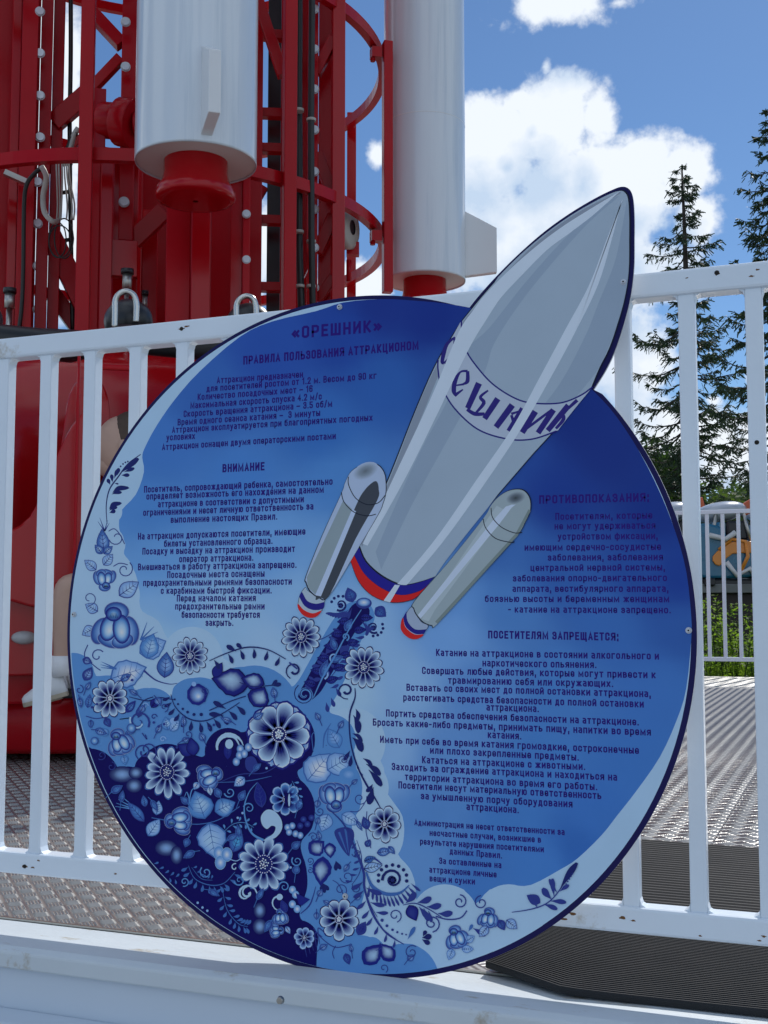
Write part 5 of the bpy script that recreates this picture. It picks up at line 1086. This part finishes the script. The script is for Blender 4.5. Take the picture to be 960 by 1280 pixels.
def seat(px, D, back=True):
    """one fibreglass seat facing left along the ring; u runs to the sitter's back, v away from the viewer"""
    X, Y = stand(px, 740, D); a = face(px); U = Vector((math.cos(a), math.sin(a), 0)); V = Vector((-math.sin(a), math.cos(a), 0)); o = Vector((X, Y, 0))
    out = [(-.30,.30),(-.33,.36),(-.335,.50),(-.31,.555),(-.26,.57),(-.10,.545),(-.02,.55),(.03,.62),(.05,.80),(.075,1.05),(.10,1.22),(.15,1.28),(.21,1.25),(.235,1.10),(.235,.62),(.20,.40),(.12,.30)]
    def side(v0, th, sc=1.0): return [o+U*u+V*v0+Vector((0, 0, z)) for u, z in out]
    sh = mk('seat_shell', MB().prism([o+U*u+V*(-.20)+Vector((0, 0, z)) for u, z in spl(out, 4)], V*.42), M_shell, gon, origin=(X, Y, 0), bevel=.022)
    arm = [(-.12,.55),(-.16,.62),(-.14,.72),(-.02,.80),(.06,1.0),(.12,1.12),(.18,1.12),(.20,.60),(.1,.50)]
    for v in (-.262, .222): mk('side_wing', MB().prism([o+U*u+V*v+Vector((0, 0, z)) for u, z in spl(arm, 4)], V*.045), M_shell, sh, bevel=.018)
    mk('pedestal', MB().box(o+U*-.05+Vector((0,0,.26)), (.30, .30, .13), Matrix.Rotation(a, 3, 'Z')), M_redd, sh, bevel=.01)
    mk('foot_rest', MB().box(o+U*-.30+V*-.03+Vector((0,0,.24)), (.16, .24, .03), Matrix.Rotation(a, 3, 'Z')), M_black, sh, bevel=.008)
    pz = zrow(X, Y, 440)
    mk('shoulder_pad', MB().tube([o+U*u+V*(-.17)+Vector((0,0,pz+dz)) for u, dz in ((-.26,.012),(-.235,.006),(-.15,0),(.0,-.008),(.10,-.010),(.155,0),(.175,.012))], [.012,.038,.050,.052,.056,.046,.014], 20), M_black, sh)
    mk('head_rest', MB().sphere(o+U*-.20+V*-.05+Vector((0,0,pz+.085)), (.085,.07,.075), 20, 12), M_black, sh)
    hx = o+U*-.235+V*-.19+Vector((0,0,pz+.03))
    mk('grab_handle', MB().tube(smooth([hx, hx+Vector((0,0,.05)), hx+Vector((0,0,.088)), hx+U*.012+Vector((0,0,.110)), hx+U*.034+Vector((0,0,.120)), hx+U*.056+Vector((0,0,.110)), hx+U*.066+Vector((0,0,.085)), hx+U*.067+Vector((0,0,.05)), hx+U*.066+Vector((0,0,.02))]), .0095, 14), M_chrome, sh)
    mk('chrome_latch', MB().tube([o+U*.03+V*-.27+Vector((0,0,.86)), o+U*.035+V*-.29+Vector((0,0,.84)), o+U*.03+V*-.28+Vector((0,0,.80))], .009, 8).sphere(o+U*.03+V*-.275+Vector((0,0,.88)), .013, 10, 6), M_chrome, sh)
    return sh
seat(-115, 3.98); seat(42, 4.08); seat(232, 3.98)
lc = at(30, 797, 3.86); mk('running_light', MB().sphere(lc, (.04,.02,.022), 16, 10, Matrix.Rotation(face(30), 3, 'Z')), mat('lamp_lens', (.45,.45,.45), .25, coat=.4), gon)
for px, D in ((380, 4.2), (560, 5.2)): seat(px, D)
# ================================================================== child on the seat
def skinned(name, pts, edges, m, parent=None, org=None, sub=2):
    me = bpy.data.meshes.new(name); org = Vector(org); me.from_pydata([tuple(Vector(p[0])-org) for p in pts], edges, []); o = bpy.data.objects.new(name, me); C.objects.link(o)
    o.parent = parent; o.location = org-base_of(parent); me.materials.append(m)
    sk = o.modifiers.new('skin', 'SKIN'); sk.use_smooth_shade = True
    for i, p in enumerate(pts): me.skin_vertices[0].data[i].radius = (p[1], p[2] if len(p) > 2 else p[1])
    me.skin_vertices[0].data[0].use_root = True
    ss = o.modifiers.new('sub', 'SUBSURF'); ss.levels = sub; ss.render_levels = sub
    return o
M_skin = mat('skin', (.52,.33,.25), .55, var=.08, vscale=30); M_hair = mat('brown_hair', (.07,.04,.025), .6, var=.4, vscale=60, bump=.6, bscale=120)
M_shirt = mat('pale_cotton', (.62,.58,.50), .8, var=.1, bump=.3); M_short = mat('grey_shorts', (.10,.11,.14), .85, var=.2, bump=.3)
M_shoe = mat('white_leather', (.66,.67,.68), .45, var=.08, bump=.2); M_sole = mat('cream_sole', (.42,.36,.27), .7, var=.15); M_sock = mat('white_sock', (.75,.75,.76), .85, bump=.5)
hip = at(158, 742, 3.86); ch = thing('person', 'child in white strap shoes sitting sideways on the red ride seat behind the sign', 'person', (hip.x, hip.y, hip.z-.06))
a_ = face(150); LU = Vector((math.cos(a_), math.sin(a_), 0)); LV = Vector((-math.sin(a_), math.cos(a_), 0)); UZ = Vector((0, 0, 1))
def K(u, v, z): return hip+LU*u+LV*v+UZ*z
knee = at(82, 727, 3.72); ank = at(76, 836, 3.70)
k2 = knee+LV*.14+LU*.02; a2 = ank+LV*.15+LU*.05
pts = [(K(0,0,0), .085, .075), (K(.01,0,.14), .082,.066), (K(.005,0,.27), .090,.066), (K(0,0,.335), .036,.034), (K(-.005,0,.385), .034,.036), (K(-.012,0,.45), .068,.080), (K(-.012,0,.515), .060,.074),
       (K(-.02,-.06,-.01), .062), (hip.lerp(knee, .5)+LV*-.04, .055), (knee, .044), (knee.lerp(ank, .35), .040), (knee.lerp(ank, .8), .027), (ank, .026),
       (K(-.02,.07,-.01), .062), (hip.lerp(k2, .5), .055), (k2, .044), (k2.lerp(a2, .35), .040), (a2, .026),
       (K(0,-.10,.27), .034), (K(.02,-.125,.14), .027), (K(-.06,-.10,.09), .021), (K(-.10,-.09,.09), .018,.024),
       (K(0,.10,.27), .034), (K(.02,.125,.14), .027), (K(-.06,.10,.09), .021), (K(-.10,.09,.09), .018,.024)]
ed = [(0,1),(1,2),(2,3),(3,4),(4,5),(5,6),(0,7),(7,8),(8,9),(9,10),(10,11),(11,12),(0,13),(13,14),(14,15),(15,16),(16,17),(2,18),(18,19),(19,20),(20,21),(2,22),(22,23),(23,24),(24,25)]
bod = skinned('body', pts, ed, M_skin, ch, K(0,0,0))
hc = K(-.018, 0, .475)
Mh = Matrix.Rotation(a_, 3, 'Z')
hd = mk('head', MB().sphere(hc, (.092,.078,.105), 28, 20, Mh).sphere(hc+LU*-.045-UZ*.055, (.045,.045,.045), 16, 10, Mh).sphere(hc+LU*-.096-UZ*.018, (.016,.012,.018), 12, 8, Mh), M_skin, ch)
mk('hair', MB().sphere(hc+LU*.036+UZ*.018, (.098,.086,.104), 28, 18, Mh).sphere(hc+LU*.08-UZ*.05, (.05,.07,.09), 16, 10, Mh), M_hair, ch)
for v in (-.030, .030):
    e = mk('eye', MB().sphere(hc+LU*-.082+LV*v+UZ*.002, .013, 12, 8), M_sock, hd); mk('iris', MB().sphere(hc+LU*-.0925+LV*v*1.02+UZ*.002, .0055, 10, 6), M_hair, hd)
for v in (-.078, .078): mk('ear', MB().sphere(hc+LV*v+UZ*-.01, (.018,.009,.026), 12, 8, Mh), M_skin, hd)
mk('mouth', MB().sphere(hc+LU*-.083-UZ*.052, (.008,.022,.006), 12, 6, Mh), mat('lips', (.40,.16,.14), .5), hd)
for s in (-1, 1):                                   # fingers lying on the thighs
    for i in range(5):
        b0 = K(-.105, s*.09+(i-2)*.010, .092); L_ = (.022,.034,.038,.034,.027)[i]
        mk('finger', MB().tube([b0, b0+LU*-L_*.6+UZ*-.004, b0+LU*-L_+UZ*-.014], [.007,.0062,.005], 8), M_skin, ch)
skinned('shirt', [(K(0,0,.03), .098,.088), (K(.01,0,.14), .094,.078), (K(.005,0,.27), .096,.076), (K(0,-.115,.26), .046), (K(-.012,-.135,.19), .042), (K(0,.115,.26), .046), (K(-.012,.135,.19), .042)], [(0,1),(1,2),(2,3),(3,4),(2,5),(5,6)], M_shirt, ch, K(0,0,.03))
skinned('shorts', [(K(.01,0,.0), .10,.088), (K(-.03,-.06,-.01), .073), (hip.lerp(knee, .40)+LV*-.045, .068), (K(-.03,.07,-.01), .073), (hip.lerp(k2, .40), .068)], [(0,1),(1,2),(0,3),(3,4)], M_short, ch, K(.01,0,0))
def shoe(an, dv):
    toe = at(30, 884, 3.68)-at(76, 836, 3.70); heel_o = at(86, 868, 3.70)-at(76, 836, 3.70); toe_p = an+toe; heel_p = an+heel_o+toe*0.02
    fwd = (toe_p-heel_p).normalized(); sd_ = LV; up = fwd.cross(sd_).normalized(); up = up if up.z > 0 else -up; Ln = (toe_p-heel_p).length
    b = MB(); rings = []; prof = [(-.02,.020,.016,.012),(.0,.029,.034,.036),(.12,.033,.050,.058),(.26,.034,.052,.064),(.40,.034,.042,.058),(.58,.037,.030,.050),(.78,.038,.022,.040),(.93,.030,.016,.030),(1.0,.014,.010,.016)]
    n = 18; vs = []
    for t, wv, hv, _ in prof:
        c_ = heel_p+fwd*Ln*t
        for i in range(n):
            q_ = 2*math.pi*i/n; zz = math.sin(q_); vs.append(c_+sd_*wv*math.cos(q_)+up*((hv*zz*1.5 if zz > 0 else zz*.004)+.012))
    fs = [(i*n+k, i*n+(k+1)%n, (i+1)*n+(k+1)%n, (i+1)*n+k) for i in range(len(prof)-1) for k in range(n)]+[tuple(range(n)), tuple(reversed(range((len(prof)-1)*n, len(prof)*n)))]
    b.add(vs, fs, smooth=True); sho = mk('shoe', b, M_shoe, ch)
    vs = []; 
    for t, wv, _, _ in prof:
        c_ = heel_p+fwd*Ln*t
        for sx_, uz in ((-1, .014), (-1, 0), (1, 0), (1, .014)): vs.append(c_+sd_*wv*1.06*sx_+up*uz)
    m_ = len(prof); mk('sole', MB().add(vs, [(i*4+k, i*4+(k+1)%4, (i+1)*4+(k+1)%4, (i+1)*4+k) for i in range(m_-1) for k in range(4)]+[(0,1,2,3), tuple(4*(m_-1)+k for k in (3,2,1,0))]), M_sole, sho, bevel=.002)
    cst = heel_p+fwd*Ln*.40
    for tt in (.36, .50): cst = heel_p+fwd*Ln*tt; hh = .080-.05*(tt-.3); mk('strap', MB().tube([cst+sd_*.036*math.cos(q_)+up*(hh*max(0, math.sin(q_))+.014) for q_ in [math.pi*i/10 for i in range(11)]], .0055, 6), M_shoe, sho)
    mk('sock', MB().tube([an+UZ*.04, an+UZ*.01, an-UZ*.022+LU*.004], [.031,.033,.034], 18), M_sock, ch)
shoe(ank, 0); shoe(a2, 0)
# ================================================================== trees, shrubs and the park behind
M_bark = mat('dark_bark', (.045,.036,.030), .9, var=.35, vscale=20, bump=.8, bscale=25)
def leafmat(name, col, var=.35, tl=.35): 
    m = mat(name, col, .6, var=var, vscale=1.6, spec=.3); t = m.node_tree; p = t.nodes['Principled BSDF']; out = t.nodes['Material Output']
    tr = t.nodes.new('ShaderNodeBsdfTranslucent'); tr.inputs[0].default_value = (min(1, col[0]*2.2), min(1, col[1]*2.4), col[2]*1.2, 1)
    ms = t.nodes.new('ShaderNodeMixShader'); ms.inputs[0].default_value = tl; t.links.new(p.outputs[0], ms.inputs[1]); t.links.new(tr.outputs[0], ms.inputs[2]); t.links.new(ms.outputs[0], out.inputs[0])
    return m
M_needle = leafmat('spruce_needles', (.030,.052,.028), tl=.12); M_leafd = leafmat('dark_leaves', (.030,.058,.018)); M_leafl = leafmat('light_leaves', (.075,.115,.030)); M_bush = leafmat('yellow_green_leaves', (.13,.20,.03), tl=.5)
def spruce(px, base_row, top_row, D, span, label, seed, lean=0, group=None):
    rnd = random.Random(seed); X, Y = stand(px, base_row, D); zt = zrow(X, Y, top_row); H = zt-gz
    t = thing('spruce_tree', label, 'tree', (X, Y, gz), group)
    tp = [(X+lean*k/10*(1 if k < 6 else .6)+.02*math.sin(k), Y, gz+H*k/10) for k in range(11)]
    mk('trunk', MB().tube(tp, [.19*(1-k/10.3)+.012 for k in range(11)], 10), M_bark, t)
    lb = MB(); cr = MB()
    n = int(H/.21)
    for i in range(n*5):
        f = (i+rnd.random())/(n*5); f = f**.92
        if f < .12: continue
        z = gz+H*f; a = i*2.4+rnd.uniform(-.3, .3); k = (1-f); L_ = span*min(1.0, .10+k*1.9)*rnd.uniform(.35, 1.12)
        if rnd.random() < .30: continue
        cx_ = X+lean*f; ca, sa = math.cos(a), math.sin(a); P_ = []
        m_ = 6; dr = rnd.uniform(.02, .50)
        for j in range(m_+1):
            u = j/m_; P_.append(Vector((cx_+ca*L_*u, Y+sa*L_*u, z-L_*dr*math.sin(u*2.2)+L_*.18*u*u+rnd.uniform(-.02, .02))))
        lb.tube(P_, [.022*(1-j/m_)*min(1, L_)+.004 for j in range(m_+1)], 4, cap=False)
        nt_ = int(12+L_*38)
        for s in range(nt_):
            u = rnd.random()**.6
            if u < .15: continue
            q = u*m_; j = min(m_-1, int(q)); b0 = P_[j].lerp(P_[j+1], q-j)
            sl = rnd.uniform(.06, .20)*(1.25-.4*u)*(.5+.5*min(1, L_)); sa2 = a+rnd.choice((-1, 1))*rnd.uniform(.4, 1.3); d = Vector((math.cos(sa2), math.sin(sa2), rnd.uniform(-1.1, .15)))*sl
            for w_ in range(3):
                b1 = b0+d*(w_/3); off = Vector((rnd.uniform(-1, 1), rnd.uniform(-1, 1), rnd.uniform(-1, .6)))*.05
                e = b1+d*.5+off; nn = Vector((rnd.uniform(-1, 1), rnd.uniform(-1, 1), rnd.uniform(-1, 1))).normalized()*.0145
                cr.add([b1-nn, b1+nn, e+nn*.8, e-nn*.8], [(0, 1, 2, 3)])
    tag(mk('limb', lb, M_bark, t, fixn=False), kind='stuff'); mk('crown', cr, M_needle, t, fixn=False); return len(cr.f)
print(spruce(864, 640, 208, 25, 1.75, 'tall thin spruce with bare drooping branches right of the rocket tip', 3, -.05))
print(spruce(978, 640, 135, 21, 1.55, 'spruce cut by the right edge of the picture, beside the taller thin one', 8))
def broad(px, top_row, D, wd, label, m, seed, n=5200, ls=.16, name='broadleaf_tree', cat='tree', group=None):
    rnd = random.Random(seed); X, Y = stand(px, 640, D); zt = zrow(X, Y, top_row); H = zt-gz
    t = thing(name, label, cat, (X, Y, gz), group); tb = MB().tube([(X, Y, gz), (X+.1, Y, gz+H*.3), (X, Y, gz+H*.8)], [.20, .15, .03], 8)
    cl = [(Vector((X, Y, gz+H*.55)), wd*.5, H*.38)]
    for i in range(16):
        a = rnd.uniform(0, 6.28); r = wd*.5*rnd.uniform(.3, .85); c_ = Vector((X+math.cos(a)*r, Y+math.sin(a)*r, gz+H*rnd.uniform(.25, .88))); cl.append((c_, wd*rnd.uniform(.14, .26), H*rnd.uniform(.08, .15)))
        tb.tube([(X, Y, gz+H*.2), ((X+c_.x)/2, (Y+c_.y)/2, c_.z-.4), c_], [.07, .04, .012], 5)
    mk('trunk', tb, M_bark, t); cr = MB()
    for i in range(n):
        c_, rx, rz = cl[0] if i % 5 == 0 else rnd.choice(cl); d = Vector((rnd.gauss(0, 1), rnd.gauss(0, 1), rnd.gauss(0, 1))).normalized()*rnd.random()**.4
        p = c_+Vector((d.x*rx, d.y*rx, d.z*rz)); a1 = Vector((rnd.uniform(-1, 1), rnd.uniform(-1, 1), rnd.uniform(-.6, .6))).normalized(); b1 = a1.orthogonal().normalized(); s = ls*rnd.uniform(.5, 1.1)
        cr.add([p-a1*s, p-b1*s*.45, p+a1*s, p+b1*s*.45], [(0, 1, 2, 3)])
    mk('crown', cr, m, t, fixn=False)
broad(812, 548, 31, 3.4, 'dark green broadleaf tree just left of the thin spruce trunk', M_leafd, 21, 9000, .15)
broad(770, 575, 33, 3.4, 'dark tree partly hidden behind the right rim of the sign', M_leafd, 22, 6000)
broad(908, 574, 34, 3.8, 'lighter rounded tree between the two rightmost railing bars', M_leafl, 23, 7000, .13)
broad(962, 566, 36, 4.2, 'olive tree at the right edge, lower than the spruces', M_leafl, 24, 7000, .13)
broad(858, 580, 42, 5.6, 'far dark tree behind the spruce trunk', M_leafd, 25, 6000, .17)
# hedge mass closing the horizon
hd_ = MB(); rnd = random.Random(5)
for i in range(26000):
    px = rnd.uniform(-1200, 2400); D = rnd.uniform(44, 52); X, Y = stand(px, 640, D); z = gz+rnd.random()**.8*(4.0+1.2*math.sin(px*.013)+.8*math.sin(px*.041)); p = Vector((X, Y, z)); a1 = Vector((rnd.uniform(-1, 1), rnd.uniform(-1, 1), rnd.uniform(-.6, .6))).normalized(); b1 = a1.orthogonal().normalized(); s = .42*rnd.uniform(.5, 1.1)
    hd_.add([p-a1*s, p-b1*s*.5, p+a1*s, p+b1*s*.5], [(0, 1, 2, 3)])
tag(mk('distant_woods', hd_, M_leafd, fixn=False), 'distant dark green wood closing the view behind the park', 'wood', kind='stuff')
# shrubs behind the far railing
def shrub(px, top_row, D, w_, label, seed, m=M_bush, n=2600):
    rnd = random.Random(seed); X, Y = stand(px, 780, D); H = zrow(X, Y, top_row)-gz; t = thing('shrub', label, 'shrub', (X, Y, gz), 'shrubs behind the far railing'); st = MB(); lf = MB(); ns = 46
    stems = []
    for i in range(ns):
        x0 = rnd.uniform(-w_/2, w_/2); y0 = rnd.uniform(-.35, .35); h = H*rnd.uniform(.62, 1.0); lx = rnd.uniform(-.18, .18); ly = rnd.uniform(-.12, .12)
        pp = [Vector((X+x0+lx*k*k/9, Y+y0+ly*k*k/9, gz+h*k/3)) for k in range(4)]; st.tube(pp, [.010, .008, .006, .003], 4, cap=False); stems.append(pp)
    for i in range(n):
        pp = rnd.choice(stems); u = rnd.random()**.55*3; j = min(2, int(u)); p = pp[j].lerp(pp[j+1], u-j); a = rnd.uniform(0, 6.28); d = Vector((math.cos(a), math.sin(a), rnd.uniform(-.1, .9))).normalized(); s = rnd.uniform(.05, .11)*(1.2-.22*u); b1 = d.cross(Vector((rnd.uniform(-1,1), rnd.uniform(-1,1), 1))).normalized()*s*.16
        lf.add([p, p+d*s*.5-b1, p+d*s, p+d*s*.5+b1], [(0, 1, 2, 3)])
    mk('stem', st, M_leafd, t, fixn=False); mk('foliage', lf, m, t, fixn=False)
names = ['yellow green leafy shrub behind the far railing, next to the rim of the sign','tall yellow green shrub in the gap of the railing bars at right','leafy shrub behind the far railing beside the rightmost near bar','low green shrub behind the far railing at the right edge']
for i, (px, top, D, w_) in enumerate(((872,752,10.3,.9),(912,742,10.8,.9),(942,748,10.4,.9),(985,752,10.6,1.0))): shrub(px, top, D, w_, names[i], 60+i, n=4200)
gr = MB(); rnd = random.Random(9)
for i in range(30000):
    px = rnd.uniform(600, 1300); D = rnd.uniform(9.6, 13.5); X, Y = stand(px, 800, D); h = rnd.uniform(.9, 1.25) if D > 9.9 else rnd.uniform(.5, 1.0); lx = rnd.uniform(-.25, .25); ly = rnd.uniform(-.2, .2); z0 = gz+h*.3
    gr.add([(X-.006, Y, z0), (X+.006, Y, z0), (X+lx*.5+.008, Y+ly*.5, gz+h*.7), (X+lx, Y+ly, gz+h)], [(0, 1, 2), (0, 2, 3)])
tag(mk('tall_grass', gr, M_bush, fixn=False), 'tall green grass behind the far edge of the deck', 'grass', kind='stuff')
M_pave = mat('pale_paving', (.34,.345,.35), .85, var=.18, vscale=2, bump=.4, bscale=40)
tag(mk('bounce_paving', MB().add([(-60, -60, gz+.012), (60, -60, gz+.012), (60, -.16, gz+.012), (-60, -.16, gz+.012)], [(0,1,2,3)]), M_pave), kind='structure')  # unseen pale ground before the deck, added to bounce sunlight onto shaded faces
tag(mk('park_path', MB().add([(-60, 11.6, gz+.01), (60, 16.6, gz+.01), (60, 23, gz+.01), (-60, 18, gz+.01)], [(0,1,2,3)]), M_pave), kind='structure')
# ================================================================== the blue and orange ride beyond the shrubs
M_teal = mat('teal_paint', (.012,.13,.24), .28, var=.15, coat=.4); M_tealb = mat('sky_blue_paint', (.05,.36,.62), .28, var=.1, coat=.4); M_orange = mat('orange_paint', (.70,.24,.02), .35, var=.1, coat=.3); M_silver = mat('grey_canopy', (.42,.46,.52), .25, var=.15, coat=.5)
M_orl = mat('red_orange_paint', (.55,.10,.03), .35, var=.1); M_wht = mat('white_trim', (.6,.6,.6), .4)
def car(px, D, rot, label, variant):
    X, Y = stand(px, 690, D); zt = zrow(X, Y, 640); z0 = zrow(X, Y, 722); o = Vector((X, Y, 0)); H = zt-z0; M = Matrix.Rotation(rot, 3, 'Z')
    t = thing('ride_car', label, 'ride car', (X, Y, gz), 'cars of the blue and orange ride')
    def q(x, y, z): return o+M@Vector((x, y, 0))+UZ*(z0+z*H)
    w_ = .36
    prof = [(-w_,.0),(-w_*1.08,.25),(-w_*1.0,.62),(-w_*.8,.80),(-w_*.2,.74),(w_*.1,.50),(w_*.55,.46),(w_*.98,.56),(w_*1.1,.30),(w_*.95,.02)]
    mk('body', MB().prism([q(x, -.28, z) for x, z in spl(prof, 4)], M@Vector((0, .56, 0))), M_teal if variant else M_tealb, t, bevel=.05)
    mk('side_stripe', MB().prism([q(x, -.31, z) for x, z in spl([(-w_*.5,.30),(w_*.1,.52),(w_*.9,.50),(w_*.95,.36),(w_*.1,.34),(-w_*.3,.16)], 3)], M@Vector((0, .03, 0))), M_orange, t, bevel=.01)
    mk('arch_tube', MB().tube([q(w_*.3, -.32, .05), q(w_*.55, -.34, .30), q(w_*.5, -.32, .52), q(w_*.1, -.3, .56), q(-w_*.3, -.3, .40)], .022, 10), M_orange, t)
    mk('white_trim', MB().tube([q(-w_*.6, -.32, .62), q(-w_*.1, -.33, .56), q(w_*.2, -.32, .66)], .03, 8), M_wht, t)
    mk('white_trim', MB().tube([q(-w_*.1, -.33, .22), q(w_*.2, -.34, .02), q(w_*.6, -.32, .12), q(w_*.9, -.3, -.06)], .028, 8), M_wht, t)
    mk('canopy', MB().sphere(q(-w_*.1, 0, 1.0), (.30,.24,.115), 24, 12, M@Matrix.Rotation(-.15, 3, 'Y')), M_silver, t)
    mk('wing', MB().prism([q(x, -.05, z) for x, z in ((w_*.1,.98),(w_*.6,1.12),(w_*1.0,1.24),(w_*1.1,1.05),(w_*.7,.94))], M@Vector((0, .14, 0))), M_orl, t, bevel=.012)
    mk('seat', MB().box(q(w_*.35, 0, .70), (.26, .4, .30*H), M), M_black, t, bevel=.03)
    for (xa, ya, xb, yb) in ((-.5,-.24,-.3,-.2),(.7,-.24,.5,-.2),(-.5,.24,-.3,.2)): mk('strut', MB().cyl(q(w_*xa, ya, .5), q(w_*xb, yb, 1.0), .02), M_steel, t)
    mk('undercarriage', MB().box(q(0, 0, -.14), (w_*2.1, .5, .22*H), M).box(q(-w_*.6, -.3, -.08), (.12, .06, .12*H), M), M_black, t, bevel=.02)
    mk('pedestal', MB().cyl((X, Y, gz), (X, Y, z0-.15), .16, .12, 20), M_dark, t)
for i, (px, D, rot, lab) in enumerate(((842,14.0,YAW+.2,'teal and orange ride car whose nose shows left of the near bar beside the sign'),(905,13.6,YAW-.1,'teal ride car with an orange arch under a silver canopy, between the right bars'),
      (968,14.2,YAW+.1,'sky blue ride car cut by the right edge of the picture'),(775,14.6,YAW+.3,'ride car hidden behind the sign'),(1035,14.8,YAW-.2,'ride car beyond the right edge of the picture'))): car(px, D, rot, lab, i % 2 == 0 or i == 1)
X, Y = stand(905, 700, 14.6); dk = thing('ride_platform', 'dark low platform under the blue and orange ride cars', 'platform', (X, Y, gz))
Mr = Matrix.Rotation(YAW-.05, 3, 'Z'); ztp = zrow(X, Y, 733)
mk('deck_board', MB().box((X, Y, ztp-.05), (6.5, 2.6, .10), Mr), mat('weathered_grey_board', (.16,.17,.17), .8, var=.3), dk, bevel=.01)
mk('skirt', MB().box((X, Y, (ztp-.1+gz)/2), (6.3, 2.4, ztp-.1-gz), Mr), M_dark, dk)
mk('back_wall', MB().box(Vector((X, Y, ztp+.4))+Mr@Vector((0, 1.15, 0)), (6.3, .08, .8), Mr), M_teal, dk)
for k in range(5): mk('post', MB().cyl(Vector((X, Y, ztp))+Mr@Vector((-2.6+k*1.3, .4, 0)), Vector((X, Y, ztp+.95))+Mr@Vector((-2.6+k*1.3, .4, 0)), .05, .05, 12), M_teal, dk)
